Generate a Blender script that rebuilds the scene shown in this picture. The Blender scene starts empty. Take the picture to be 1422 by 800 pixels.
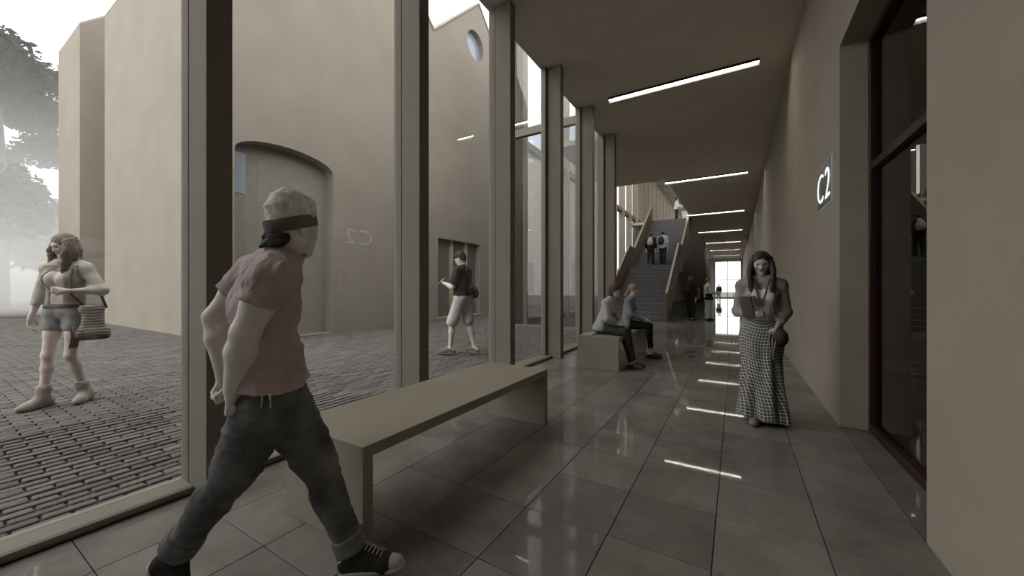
import bpy, bmesh, math, random
import numpy as np
from mathutils import Vector, Matrix

random.seed(7); np.random.seed(7)
scene = bpy.context.scene
COL = scene.collection

# ------------------------------------------------------------------ camera
FPX, CX, CY, CAMH, YAW = 519.0, 711.0, 401.0, 1.30, math.radians(30.93)
cam_data = bpy.data.cameras.new('camera')
cam_data.sensor_width = 36.0
cam_data.lens = FPX / 1422.0 * 36.0
cam_data.shift_y = 1.0 / 1422.0
cam_data.clip_start = 0.02
cam_data.clip_end = 500
cam = bpy.data.objects.new('camera', cam_data)
COL.objects.link(cam)
cam.location = (0, 0, CAMH)
cam.rotation_euler = (math.pi / 2, 0, YAW)
scene.camera = cam
SY, CYW = math.sin(YAW), math.cos(YAW)
FWD = Vector((-SY, CYW, 0)); RGT = Vector((CYW, SY, 0)); UP = Vector((0, 0, 1))

def P(px, py, d):
    """point seen at a photo pixel, d metres in front of the camera plane"""
    return Vector((0, 0, CAMH)) + FWD * d + RGT * (d * (px - CX) / FPX) + UP * (d * (CY - py) / FPX)

# ------------------------------------------------------------------ sky and exposure
world = bpy.data.worlds.new('overcast_sky'); scene.world = world
world.use_nodes = True
wn = world.node_tree.nodes; wl = world.node_tree.links
bg = wn['Background']
bg.inputs['Color'].default_value = (1.0, 0.985, 0.955, 1)
bg.inputs['Strength'].default_value = 1.35
sun_d = bpy.data.lights.new('hazy_sun', 'SUN'); sun_d.energy = 0.35; sun_d.angle = math.radians(35); sun_d.color = (1, .95, .86)
sun = bpy.data.objects.new('hazy_sun', sun_d); COL.objects.link(sun)
sun.rotation_euler = Vector((0.35, 0.8, -0.75)).to_track_quat('-Z', 'Y').to_euler()
vs = scene.view_settings
vs.view_transform = 'Standard'; vs.look = 'None'; vs.gamma = 1.0; vs.use_curve_mapping = False
vs.exposure = 0.95
scene.cycles.use_denoising = True
scene.cycles.max_bounces = 10
scene.cycles.diffuse_bounces = 6
scene.cycles.transparent_max_bounces = 24
scene.cycles.volume_bounces = 8
scene.cycles.caustics_reflective = False
scene.cycles.caustics_refractive = False

# ------------------------------------------------------------------ materials
def srgb(r, g, b):
    f = lambda c: (c / 255 / 12.92) if c / 255 <= .04045 else ((c / 255 + .055) / 1.055) ** 2.4
    return (f(r), f(g), f(b), 1.0)

MATS = {}
def mat(name, col, rough=.7, var=.12, scale=6.0, bump=0.0, bscale=80.0, spec=.35, metal=0.0, col2=None, objrand=0.0, stretch=None):
    if name in MATS: return MATS[name]
    m = bpy.data.materials.new(name); m.use_nodes = True
    nt = m.node_tree; n = nt.nodes; l = nt.links
    b = n['Principled BSDF']
    b.inputs['Roughness'].default_value = rough
    b.inputs['Specular IOR Level'].default_value = spec
    b.inputs['Metallic'].default_value = metal
    tc = n.new('ShaderNodeTexCoord')
    src = tc.outputs['Object']
    if stretch:
        mp = n.new('ShaderNodeMapping'); mp.inputs['Scale'].default_value = stretch
        l.new(src, mp.inputs['Vector']); src = mp.outputs['Vector']
    noi = n.new('ShaderNodeTexNoise'); noi.inputs['Scale'].default_value = scale; noi.inputs['Detail'].default_value = 5
    l.new(src, noi.inputs['Vector'])
    mix = n.new('ShaderNodeMix'); mix.data_type = 'RGBA'
    c2 = col2 if col2 else tuple(min(1, c * (1 + var)) for c in col[:3]) + (1,)
    c1 = col if col2 else tuple(c * (1 - var) for c in col[:3]) + (1,)
    mix.inputs[6].default_value = c1; mix.inputs[7].default_value = c2
    ramp = n.new('ShaderNodeMapRange'); ramp.inputs[1].default_value = .3; ramp.inputs[2].default_value = .7
    l.new(noi.outputs['Fac'], ramp.inputs[0]); l.new(ramp.outputs[0], mix.inputs[0])
    out = mix.outputs[2]
    if objrand:
        oi = n.new('ShaderNodeObjectInfo')
        mr = n.new('ShaderNodeMapRange'); mr.inputs[3].default_value = 1 - objrand; mr.inputs[4].default_value = 1 + objrand
        l.new(oi.outputs['Random'], mr.inputs[0])
        hs = n.new('ShaderNodeHueSaturation'); l.new(mr.outputs[0], hs.inputs['Value']); l.new(out, hs.inputs['Color'])
        out = hs.outputs['Color']
    l.new(out, b.inputs['Base Color'])
    if bump:
        n2 = n.new('ShaderNodeTexNoise'); n2.inputs['Scale'].default_value = bscale; n2.inputs['Detail'].default_value = 4
        l.new(src, n2.inputs['Vector'])
        bp = n.new('ShaderNodeBump'); bp.inputs['Strength'].default_value = bump; bp.inputs['Distance'].default_value = .01
        l.new(n2.outputs['Fac'], bp.inputs['Height']); l.new(bp.outputs['Normal'], b.inputs['Normal'])
    MATS[name] = m
    return m

def emit(name, col, strength):
    m = bpy.data.materials.new(name); m.use_nodes = True
    n = m.node_tree.nodes; n.remove(n['Principled BSDF'])
    e = n.new('ShaderNodeEmission'); e.inputs[0].default_value = col; e.inputs[1].default_value = strength
    m.node_tree.links.new(e.outputs[0], n['Material Output'].inputs[0])
    return m

def glass(name, tint=(1, 1, 1, 1), ior=1.5, rough=0.0):
    m = bpy.data.materials.new(name); m.use_nodes = True
    nt = m.node_tree; n = nt.nodes; l = nt.links
    n.remove(n['Principled BSDF'])
    # Schlick reflectance of a thin pane, the same from both sides
    ge = n.new('ShaderNodeNewGeometry')
    dt = n.new('ShaderNodeVectorMath'); dt.operation = 'DOT_PRODUCT'
    l.new(ge.outputs['Incoming'], dt.inputs[0]); l.new(ge.outputs['Normal'], dt.inputs[1])
    ab = n.new('ShaderNodeMath'); ab.operation = 'ABSOLUTE'; l.new(dt.outputs['Value'], ab.inputs[0])
    om = n.new('ShaderNodeMath'); om.operation = 'SUBTRACT'; om.inputs[0].default_value = 1.0; l.new(ab.outputs[0], om.inputs[1])
    pw = n.new('ShaderNodeMath'); pw.operation = 'POWER'; pw.inputs[1].default_value = 5.0; l.new(om.outputs[0], pw.inputs[0])
    f0 = ((ior - 1) / (ior + 1)) ** 2
    fr = n.new('ShaderNodeMath'); fr.operation = 'MULTIPLY_ADD'; fr.inputs[1].default_value = 1 - f0; fr.inputs[2].default_value = f0
    l.new(pw.outputs[0], fr.inputs[0])
    tr = n.new('ShaderNodeBsdfTransparent'); tr.inputs[0].default_value = tint
    gl = n.new('ShaderNodeBsdfGlossy'); gl.inputs['Roughness'].default_value = rough; gl.inputs[0].default_value = (.9, .9, .9, 1)
    mx = n.new('ShaderNodeMixShader')
    l.new(fr.outputs[0], mx.inputs[0]); l.new(tr.outputs[0], mx.inputs[1]); l.new(gl.outputs[0], mx.inputs[2])
    l.new(mx.outputs[0], n['Material Output'].inputs[0])
    return m

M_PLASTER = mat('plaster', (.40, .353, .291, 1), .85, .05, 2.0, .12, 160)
M_WALL_OUT = mat('render_plaster', (.285, .254, .213, 1), .9, .06, 1.2, .2, 120)
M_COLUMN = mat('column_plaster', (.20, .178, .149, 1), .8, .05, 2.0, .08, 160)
M_CEIL = mat('ceiling_paint', (.74, .68, .60, 1), .9, .05, 2.0, .05, 160)
M_SILL = mat('sill_timber', (.23, .205, .165, 1), .6, .06, 3.0, .05, 60)
M_BENCH = mat('bench_lacquer', (.285, .252, .20, 1), .55, .06, 3.0, .03, 90)
M_GROUT = mat('grout', (.035, .033, .03, 1), .8)
M_STEP = mat('stair_stone', (.11, .108, .108, 1), .6, .12, 8.0, .05, 60)
M_GUARD = mat('guard_panel', (.135, .105, .066, 1), .5, .08, 3.0)
M_RAIL = mat('guard_cap', (.22, .19, .14, 1), .45, .05, 4.0)
M_FRAME_RED = mat('door_frame_oxblood', (.032, .010, .010, 1), .4, .15, 6.0)
M_FRAME = mat('window_frame', (.20, .185, .16, 1), .5, .05, 4.0)
M_DARKMETAL = mat('dark_metal', (.05, .048, .045, 1), .45, .05)
M_GREYWALL = mat('grey_wall', (.46, .445, .43, 1), .85, .05, 2.0)
M_SOFFIT = mat('pale_soffit', (.66, .63, .60, 1), .9, .05, 2.0)
M_BLUEWALL = mat('blue_grey_wall', (.36, .37, .41, 1), .85, .05, 2.0)
M_GLASS = glass('clear_glass', (.97, .975, .98, 1), 1.5)
M_GLASS_DARK = glass('tinted_glass', (.55, .56, .55, 1), 1.5)
M_LIGHT = emit('light_diffuser', (1, .95, .82, 1), 20.0)

# floor tile: glossy grey stone, a slightly different tone for each tile
def tile_material(name, attr):
    m = mat(name, (.105, .098, .086, 1), .2, .0, 3.0, 0, spec=.14)
    nt = m.node_tree; n = nt.nodes; l = nt.links
    b = n['Principled BSDF']
    geo = n.new('ShaderNodeNewGeometry')
    n1 = n.new('ShaderNodeTexNoise'); n1.inputs['Scale'].default_value = 2.6; n1.inputs['Detail'].default_value = 8; n1.inputs['Roughness'].default_value = .7
    l.new(geo.outputs['Position'], n1.inputs['Vector'])
    cr = n.new('ShaderNodeValToRGB')
    cr.color_ramp.elements[0].position = .28; cr.color_ramp.elements[0].color = (.16, .15, .134, 1)
    cr.color_ramp.elements[1].position = .75; cr.color_ramp.elements[1].color = (.275, .26, .235, 1)
    l.new(n1.outputs['Fac'], cr.inputs[0])
    hs = n.new('ShaderNodeHueSaturation')
    if attr:
        at = n.new('ShaderNodeAttribute'); at.attribute_name = 'tone'; so = at.outputs['Fac']
    else:
        at = n.new('ShaderNodeObjectInfo'); so = at.outputs['Random']
    mr = n.new('ShaderNodeMapRange'); mr.inputs[3].default_value = .82; mr.inputs[4].default_value = 1.16
    l.new(so, mr.inputs[0]); l.new(mr.outputs[0], hs.inputs['Value']); l.new(cr.outputs[0], hs.inputs['Color'])
    l.new(hs.outputs[0], b.inputs['Base Color'])
    n2 = n.new('ShaderNodeTexNoise'); n2.inputs['Scale'].default_value = 9; n2.inputs['Detail'].default_value = 6
    l.new(geo.outputs['Position'], n2.inputs['Vector'])
    r2 = n.new('ShaderNodeMapRange'); r2.inputs[3].default_value = .02; r2.inputs[4].default_value = .045
    l.new(n2.outputs['Fac'], r2.inputs[0]); l.new(r2.outputs[0], b.inputs['Roughness'])
    return m
M_TILE = tile_material('floor_tile_stone', False)
M_TILE_A = tile_material('floor_tile_stone_far', True)

def sett_material(name, attr):
    m = mat(name, (.115, .108, .10, 1), .85, .35, 60.0, .6, 140)
    nt = m.node_tree; n = nt.nodes; l = nt.links
    b = n['Principled BSDF']
    src = b.inputs['Base Color'].links[0].from_socket
    hs = n.new('ShaderNodeHueSaturation')
    if attr:
        at = n.new('ShaderNodeAttribute'); at.attribute_name = 'tone'; so = at.outputs['Fac']
    else:
        at = n.new('ShaderNodeObjectInfo'); so = at.outputs['Random']
    mr = n.new('ShaderNodeMapRange'); mr.inputs[3].default_value = .72; mr.inputs[4].default_value = 1.25
    l.new(so, mr.inputs[0]); l.new(mr.outputs[0], hs.inputs['Value']); l.new(src, hs.inputs['Color'])
    l.new(hs.outputs[0], b.inputs['Base Color'])
    return m
M_SETT = sett_material('clinker_sett', False)
M_SETT_A = sett_material('clinker_sett_far', True)

# ------------------------------------------------------------------ mesh helpers
def tag(o, label=None, cat=None, group=None, kind=None):
    if label: o['label'] = label
    if cat: o['category'] = cat
    if group: o['group'] = group
    if kind: o['kind'] = kind
    return o

def link(o, parent=None):
    COL.objects.link(o)
    if parent is not None: o.parent = parent
    return o

def empty(name, loc=(0, 0, 0), label=None, cat=None, group=None, kind=None, rz=0):
    o = bpy.data.objects.new(name, None); o.empty_display_size = .1
    o.location = loc; o.rotation_euler = (0, 0, rz)
    link(o); tag(o, label, cat, group, kind)
    return o

def mesh_obj(name, verts, faces, m, parent=None, smooth=False):
    me = bpy.data.meshes.new(name)
    me.from_pydata([tuple(v) for v in verts], [], faces)
    me.update()
    if smooth: me.polygons.foreach_set('use_smooth', [True] * len(me.polygons))
    if m: me.materials.append(m)
    o = bpy.data.objects.new(name, me)
    link(o)
    if parent is not None:
        o.parent = parent
        # geometry is written in world space; the thing's empty sits at its base
        o.matrix_parent_inverse = parent_world(parent).inverted()
    return o

def parent_world(p):
    mloc = Matrix.Translation(p.location) @ p.rotation_euler.to_matrix().to_4x4()
    return (parent_world(p.parent) @ p.matrix_parent_inverse @ mloc) if p.parent else mloc

class MB:
    """collects boxes and polygons for ONE object"""
    def __init__(s): s.v = []; s.f = []
    def box(s, x0, x1, y0, y1, z0, z1):
        i = len(s.v)
        s.v += [(x0, y0, z0), (x1, y0, z0), (x1, y1, z0), (x0, y1, z0), (x0, y0, z1), (x1, y0, z1), (x1, y1, z1), (x0, y1, z1)]
        s.f += [(i, i+3, i+2, i+1), (i+4, i+5, i+6, i+7), (i, i+1, i+5, i+4), (i+1, i+2, i+6, i+5), (i+2, i+3, i+7, i+6), (i+3, i, i+4, i+7)]
        return s
    def prism(s, poly, axis, a, b):
        """extrude a 2-D polygon along an axis ('x': poly is (y,z); 'y': (x,z); 'z': (x,y))"""
        i = len(s.v); n = len(poly)
        for t in (a, b):
            for p in poly:
                s.v.append({'x': (t, p[0], p[1]), 'y': (p[0], t, p[1]), 'z': (p[0], p[1], t)}[axis])
        s.f.append(tuple(range(i, i+n))); s.f.append(tuple(range(i+2*n-1, i+n-1, -1)))
        for k in range(n):
            s.f.append((i+k, i+(k+1) % n, i+n+(k+1) % n, i+n+k))
        return s
    def build(s, name, m, parent=None, bevel=0, smooth=False):
        o = mesh_obj(name, s.v, s.f, m, parent, smooth)
        bm = bmesh.new(); bm.from_mesh(o.data)
        bmesh.ops.recalc_face_normals(bm, faces=bm.faces)
        if bevel:
            bmesh.ops.bevel(bm, geom=bm.edges[:], offset=bevel, segments=1, affect='EDGES', clamp_overlap=True)
        bm.to_mesh(o.data); bm.free()
        return o

def box(name, x0, x1, y0, y1, z0, z1, m, parent=None, bevel=0):
    return MB().box(x0, x1, y0, y1, z0, z1).build(name, m, parent, bevel)

def struct(o, label=None):
    o['kind'] = 'structure'
    if label: o['label'] = label
    return o

def tube(name, pts, r, m, parent=None, seg=8, closed=False):
    pts = [Vector(p) for p in pts]; n = len(pts); v = []; f = []
    rr = r if isinstance(r, (list, tuple)) else [r] * n
    prev = None
    for i, p in enumerate(pts):
        t = (pts[(i+1) % n] - pts[i-1]) if closed else (pts[min(i+1, n-1)] - pts[max(i-1, 0)])
        t.normalize()
        a = prev - t * prev.dot(t) if prev is not None else t.orthogonal()
        a.normalize(); prev = a
        b = t.cross(a)
        for k in range(seg):
            an = 2 * math.pi * k / seg
            v.append(p + (a * math.cos(an) + b * math.sin(an)) * rr[i])
    for i in range(n if closed else n - 1):
        j = (i + 1) % n
        for k in range(seg):
            f.append((i*seg+k, i*seg+(k+1) % seg, j*seg+(k+1) % seg, j*seg+k))
    if not closed:
        f.append(tuple(range(seg-1, -1, -1))); f.append(tuple(range((n-1)*seg, n*seg)))
    return mesh_obj(name, v, f, m, parent, True)
# ================================================================== THE HALL
XR, XG, XC0, XC1 = 0.84, -3.12, -3.10, -2.78     # right wall, glass line, column outer / inner face
ZC, ZU, ZT = 5.46, 5.60, 10.70                    # ceiling, upper floor, upper ceiling
XL = -6.00                                       # stair hall glass wall
YB, YE = -7.0, 60.0                              # back wall, far glazing
TS = 0.4875

# --- floor with tiles
floor = struct(box('floor', XL - .4, XR + .3, YB - .2, YE + .2, -.2, -.012, M_GROUT), 'dark glossy square stone tile floor of the hall')
def tile_mesh(w, h):
    me = bpy.data.meshes.new('floor_tile')
    b = .0012; g = .0022
    x, y = w / 2 - g, h / 2 - g
    v = [(-x, -y, -.011), (x, -y, -.011), (x, y, -.011), (-x, y, -.011), (-x, -y, -.0012), (x, -y, -.0012), (x, y, -.0012), (-x, y, -.0012),
         (-x+b, -y+b, 0), (x-b, -y+b, 0), (x-b, y-b, 0), (-x+b, y-b, 0)]
    f = [(8, 9, 10, 11)]
    for a in range(4):
        c = (a + 1) % 4
        f += [(a, c, 4+c, 4+a), (4+a, 4+c, 8+c, 8+a)]
    me.from_pydata(v, [], f); me.materials.append(M_TILE); me.update()
    return me
xs = [-.097 + TS * k for k in range(-6, 3)]       # joints: -3.02 .. .88
edges = [-2.955] + [x for x in xs if -2.9 < x < XR - .01] + [XR - .0005]
T_full = tile_mesh(TS, TS)
cache = {}
nt_ = 0
fv, ff, ft = [], [], []
row = 0
y = -TS
rows = []
while y < YE - .01:
    rows.append(y); y += TS
for y in rows:
    e = edges if y < 9.9 else [XL + .01, -5.948, -5.460, -4.973, -4.486, -3.9985, -3.511] + [-3.0225] + edges[1:]
    for a, b in zip(e[:-1], e[1:]):
        if y > 15.7 and y < 25.2 and b < -2.3: continue     # under the stairs
        w = round(b - a, 4)
        if y < 18.6 and nt_ < 296 and b > -3.05:
            me = T_full if abs(w - TS) < .002 else cache.setdefault(w, tile_mesh(w, TS))
            o = bpy.data.objects.new('floor_tile', me); link(o, floor)
            o.location = ((a + b) / 2, y + TS / 2, random.uniform(-.0006, .0004))
            nt_ += 1
        else:
            i = len(fv); g = .0022
            fv += [(a+g, y+g, 0), (b-g, y+g, 0), (b-g, y+TS-g, 0), (a+g, y+TS-g, 0)]
            ff.append((i, i+1, i+2, i+3)); ft.append(random.random())
far_t = mesh_obj('floor_tile', fv, ff, M_TILE_A, floor)
far_t['kind'] = 'stuff'; far_t['label'] = 'more distant floor tiles of the hall'
at = far_t.data.attributes.new('tone', 'FLOAT', 'FACE'); at.data.foreach_set('value', ft)

# --- ceiling slab, open above the stairs
cb = MB()
cb.box(XG - .06, XR + .3, YB, 10.2, ZC, ZU); cb.box(-4.66, XR + .3, 10.2, 15.3, ZC, ZU)
cb.box(-2.27, XR + .3, 15.3, 25.2, ZC, ZU)
cb.box(XL, XR + .3, 25.2, 33.2, ZC, ZU)
cb.box(-2.27, XR + .3, 33.2, 40.0, ZC, ZU)
cb.box(XL, XR + .3, 40.0, YE + .2, ZC, ZU)
struct(cb.build('ceiling', M_CEIL), 'dark taupe ceiling of the hall with an opening over the stairs')
sk = empty('window_10', (-2, 20, ZT), 'long glazed rooflight added above the stairs to light the stair hall', kind='structure')  # rooflight added to let daylight down into the stair hall
box('pane', XL - .3, -3.0, 10.3, 15.2, ZT + .08, ZT + .09, M_GLASS, sk); box('pane', XL - .3, XR + .3, 15.2, 25.0, ZT + .08, ZT + .09, M_GLASS, sk)
for i in range(8): box('window_frame', XL - .3, -3.0 if i < 3 else XR + .3, 10.2 + i * 2.1, 10.28 + i * 2.1, ZT, ZT + .16, M_FRAME, sk)
struct(box('ceiling', XL - .4, XR + .3, 25.0, YE + .2, ZT, ZT + .2, M_GREYWALL), 'grey ceiling of the upper floor above the stairs')
struct(box('wall_upper', -3.18, -3.0, 10.2, 15.1, 6.3, ZT, M_WALL_OUT), 'rendered flank wall of the tall stair hall')
struct(box('wall_upper', -3.18, XR + .3, 15.1, 15.3, ZU, ZT, M_GREYWALL), 'grey wall closing the upper floor above the hall')
struct(box('wall_upper', XG - .06, XR + 6, YB - .2, 15.1, ZU, 6.3, M_WALL_OUT), 'low unseen roof block added over the hall, its height set for the courtyard light')  # unseen block above the hall, kept low so skylight reaches the arch wall

# --- right wall with the door opening, and the wall continuing upstairs
DY0, DY1, DZ = 2.74, 4.62, 3.59
wb = MB()
wb.box(XR, XR + .3, YB, DY0, -.01, ZC); wb.box(XR, XR + .3, DY1, YE, -.01, ZC); wb.box(XR, XR + .3, DY0, DY1, DZ, ZC)
struct(wb.build('wall_right', M_PLASTER), 'beige plaster wall along the hall')
struct(box('wall_right', XR, XR + .3, 15.3, YE, ZU, ZT, M_PLASTER), 'beige plaster wall of the upper floor')
struct(box('wall_back', XL, XR + .3, YB - .2, YB, -.01, ZC, M_PLASTER), 'plaster wall closing the hall behind')

# --- glazed door in the right wall
door = empty('door_1', (1.1, (DY0 + DY1) / 2, 0), 'tall glazed door with oxblood frame in the beige wall', kind='structure')
fx0, fx1 = 1.04, 1.13
fm = MB(); fw = .062
fm.box(fx0, fx1, DY0, DY0 + fw, 0, DZ); fm.box(fx0, fx1, DY1 - fw, DY1, 0, DZ)
fm.box(fx0, fx1, DY0 + fw, DY1 - fw, 0, .075); fm.box(fx0, fx1, DY0 + fw, DY1 - fw, DZ - fw, DZ)
fm.build('door_frame', M_FRAME_RED, door, .003)
box('door_transom', fx0 + .005, fx1 - .005, DY0 + fw, DY1 - fw, 2.37, 2.44, M_FRAME_RED, door, .003)
box('pane', 1.08, 1.088, DY0 + fw, DY1 - fw, .075, 2.37, M_GLASS_DARK, door)
box('pane', 1.08, 1.088, DY0 + fw, DY1 - fw, 2.44, DZ - fw, M_GLASS_DARK, door)
# dim room behind it
rm = MB()
rm.box(1.14, 5.0, .4, .5, 0, 4); rm.box(1.14, 5.0, 8, 8.1, 0, 4); rm.box(5.0, 5.1, .4, 8.1, 0, 4); rm.box(1.14, 5.1, .4, 8.1, 4, 4.1)
struct(rm.build('wall_room', M_PLASTER), 'walls of the dim room behind the glazed door')
struct(box('floor_room', XR, 1.14, DY0, DY1, -.05, 0, M_TILE_A), 'stone floor strip in the door reveal')
struct(box('floor_room', 1.14, 5.1, .4, 8.1, -.05, 0, M_TILE_A), 'stone floor of the dim room behind the glazed door')

# --- facade: columns, sills, panes
SP = 1.795
for k in range(-4, 6):
    y0 = 1.0 + SP * k
    c = empty('column', ((XC0 + XC1) / 2, y0 + .07, 0), {0: 'tall beige facade column right behind the striding man', 1: 'tall beige facade column rising behind the middle of the empty bench', 2: 'tall beige facade column behind the far end of the empty bench'}.get(k, 'tall beige column of the glazed hall facade'), 'column', 'columns of the glazed facade')
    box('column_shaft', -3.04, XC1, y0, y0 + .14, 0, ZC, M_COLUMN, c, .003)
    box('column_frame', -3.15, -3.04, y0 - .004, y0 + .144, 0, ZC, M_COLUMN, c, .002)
for k in range(-4, 5):
    ya, yb = 1.0 + SP * k + .144, 1.0 + SP * (k + 1) - .004
    w = empty('window_%d' % (k + 5), (XG, (ya + yb) / 2, 0), 'floor to ceiling clear glass bay of the facade', kind='structure')
    s = MB(); s.prism([(-3.16, 0.0), (-2.965, 0.0), (-2.965, .015), (-2.95, .018), (-2.95, .045), (-2.97, .052), (-3.16, .052)], 'y', ya, yb)
    s.build('window_sill', M_SILL, w)
    if k in (2, 3, 4):
        fr = MB()
        fr.box(-3.15, -3.06, ya, ya + .06, .052, ZC); fr.box(-3.15, -3.06, yb - .06, yb, .052, ZC)
        fr.build('window_frame', M_FRAME, w, .003)
        box('pane', XG, XG + .008, ya + .06, yb - .06, .052, ZC, M_GLASS, w)
    else:
        box('pane', XG, XG + .008, ya, yb, .052, ZC, M_GLASS, w)
# step in plan after the last column
w = empty('window_11', (-4.5, 10.2, 0), 'tall glazed screen of the stair hall standing across the court', kind='structure')
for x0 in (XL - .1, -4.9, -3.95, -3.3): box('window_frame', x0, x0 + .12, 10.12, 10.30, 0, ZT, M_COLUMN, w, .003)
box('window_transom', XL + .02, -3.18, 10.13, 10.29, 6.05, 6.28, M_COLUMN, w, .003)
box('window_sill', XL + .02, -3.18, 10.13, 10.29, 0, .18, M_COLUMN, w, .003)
for x0, x1 in ((XL + .02, -4.9), (-4.78, -3.95), (-3.83, -3.3)):
    box('pane', x0, x1, 10.2, 10.208, .18, 6.05, M_GLASS, w); box('pane', x0, x1, 10.2, 10.208, 6.28, ZT, M_GLASS, w)

# --- stair hall glass wall with closely set fins
k = 0
yy = 10.7
while yy < 58:
    SP2 = 1.8 if yy < 46 else 3.6
    c = empty('column', (XL - .1, yy + .07, 0), 'slender beige fin of the tall stair hall window wall', 'column', 'fins of the stair hall window wall')
    box('column_shaft', XL - .24, XL + .12, yy, yy + .14, 0, ZT, M_PLASTER, c, .003)
    if yy + SP2 < 59:
        w = empty('window_%d' % (20 + k), (XL - .2, yy + SP2 / 2, 0), 'tall narrow glass bay between the stair hall fins', kind='structure')
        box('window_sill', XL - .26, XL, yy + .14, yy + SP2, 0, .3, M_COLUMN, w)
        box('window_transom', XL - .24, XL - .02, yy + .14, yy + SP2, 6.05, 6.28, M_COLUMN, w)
        box('pane', XL - .22, XL - .212, yy + .14, yy + SP2, .3, 6.05, M_GLASS, w)
        box('pane', XL - .22, XL - .212, yy + .14, yy + SP2, 6.28, ZT, M_GLASS, w)
    yy += SP2; k += 1
struct(box('wall_left', XL - .24, XL, 10.31, 10.69, -.01, ZT, M_COLUMN), 'plaster corner pier of the stair hall')
struct(box('wall_left', XL - .3, XL, 58.0, YE, -.01, ZT, M_PLASTER), 'plaster pier at the far end of the stair hall')

# --- far end glazing
struct(MB().box(XL - .3, -2.55, YE - .05, YE + .2, -.01, ZC).box(.62, XR + .3, YE - .05, YE + .2, -.01, ZC).box(-2.55, .62, YE - .05, YE + .2, 5.15, ZC).build('wall_end', M_GREYWALL), 'grey wall framing the bright far window')
struct(MB().prism([(16.6, 0), (47.4, 0), (47.4, 3.4), (22.6, 3.4), (20.4, 2.1), (19.3, 2.1)], 'x', -4.72, -4.665).build('wall_left', M_BLUEWALL), 'blue grey wall standing under and behind the stairs')
w = empty('window_9', (-1.0, YE, 0), 'bright glazed screen closing the far end of the hall', kind='structure')
fr = MB()
for x in (-2.55, -1.02, .54): fr.box(x, x + .08, YE - .05, YE + .05, 0, 5.15)
fr.box(-2.47, .54, YE - .05, YE + .05, 5.05, 5.15)
fr.box(-2.47, .54, YE - .03, YE + .03, 2.5, 2.58); fr.box(-2.47, .54, YE - .03, YE + .03, 0, .12)
for x in (-1.9, -.3): fr.box(x, x + .06, YE - .03, YE + .03, .12, 2.5)
fr.build('window_frame', M_FRAME, w)
box('pane', -2.47, .54, YE, YE + .01, .12, 5.05, M_GLASS, w)
struct(box('wall_end', XL - .3, XR + .3, YE - .05, YE + .2, ZC, ZT, M_GREYWALL), 'wall above the glazed far end of the hall')

# --- main stairs
st = empty('staircase', (-3.45, 15.7, 0), 'broad dark stone staircase with solid brown guard panels', 'staircase')
SX0, SX1 = -4.6, -2.3
def flight(y0, z0, n, going, rise):
    for i in range(n):
        yb_ = y0 + n * going if i < n - 1 else y0 + n * going
        box('step', SX0, SX1 - .06, y0 + i * going, y0 + (i + 1) * going + .03, max(z0 + i * rise - .12, 0), z0 + (i + 1) * rise, M_STEP, st, .006)
N1, G1, R1 = 14, .25, .173
Y1 = 15.7 + N1 * G1; Z1 = N1 * R1
flight(15.7, 0, N1, G1, R1)
Y2 = Y1 + 1.1
box('landing', SX0, SX1 - .06, Y1 + .03, Y2 + .03, Z1 - .18, Z1, M_STEP, st, .005)
N2 = 18; R2 = (ZU - Z1) / N2; G2 = (25.2 - Y2) / N2
flight(Y2, Z1, N2, G2, R2)
def guard(x0, x1):
    hg = 1.0
    for (ya, za, yb, zb, lo) in ((15.62, 0, Y1, Z1, True), (Y1 + .02, Z1, Y2, Z1, False), (Y2 + .02, Z1, 25.2, ZU, False)):
        g = MB(); t0 = -.16 if not lo else 0
        if lo: poly = [(ya, 0), (ya + .55, 0), (yb, zb - .3), (yb, zb + hg), (ya, hg + .1)]
        else: poly = [(ya, za - .3), (yb, zb - .3), (yb, zb + hg), (ya, za + hg)]
        g.prism(poly, 'x', x0, x1); o = g.build('guard_panel', M_GUARD, st, .004)
        c = MB(); za2 = hg + .1 if lo else za + hg
        c.prism([(ya, za2), (yb, zb + hg), (yb, zb + hg + .045), (ya, za2 + .045)], 'x', x0 - .015, x1 + .015)
        c.build('guard_cap', M_RAIL, st, .004)
guard(SX1 - .06, SX1 + .0)
guard(SX0 - .06, SX0)
# --- second stair far behind, rising towards us
s2 = empty('staircase', (-3.45, 47, 0), 'far staircase seen from below, its grey soffit sloping down towards the end window', 'staircase')
sl = MB(); sl.prism([(33.2, ZU), (33.2, ZU - .5), (46.4, 0), (47.2, 0)], 'x', SX0, SX1); sl.build('stair_soffit', M_SOFFIT, s2, .01)
for i in range(30):
    yy = 47.0 - i * .46
    if yy > 33.4: box('step', SX0 + .05, SX1 - .05, yy - .46, yy, i * .19, i * .19 + .19, M_STEP, s2)
gp = MB(); gp.prism([(33.2, ZU), (47.2, 0), (47.2, 1.0), (33.2, ZU + 1)], 'x', SX1, SX1 + .05); gp.build('guard_panel', M_GREYWALL, s2)

# --- upper floor counter by the stair head
cn = empty('counter', (-2.75, 27.6, ZU), 'low white counter on the upper floor by the stair head', 'counter')
M_WHITE = mat('white_lacquer', (.75, .74, .72, 1), .4, .02)
box('counter_body', -3.1, -2.35, 27.4, 27.9, ZU, ZU + .85, M_WHITE, cn, .01)
box('counter_top', -3.16, -2.3, 27.34, 27.96, ZU + .85, ZU + .9, M_WHITE, cn, .006)
box('counter_plinth', -3.05, -2.4, 27.38, 27.4, ZU, ZU + .1, M_DARKMETAL, cn)

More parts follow.
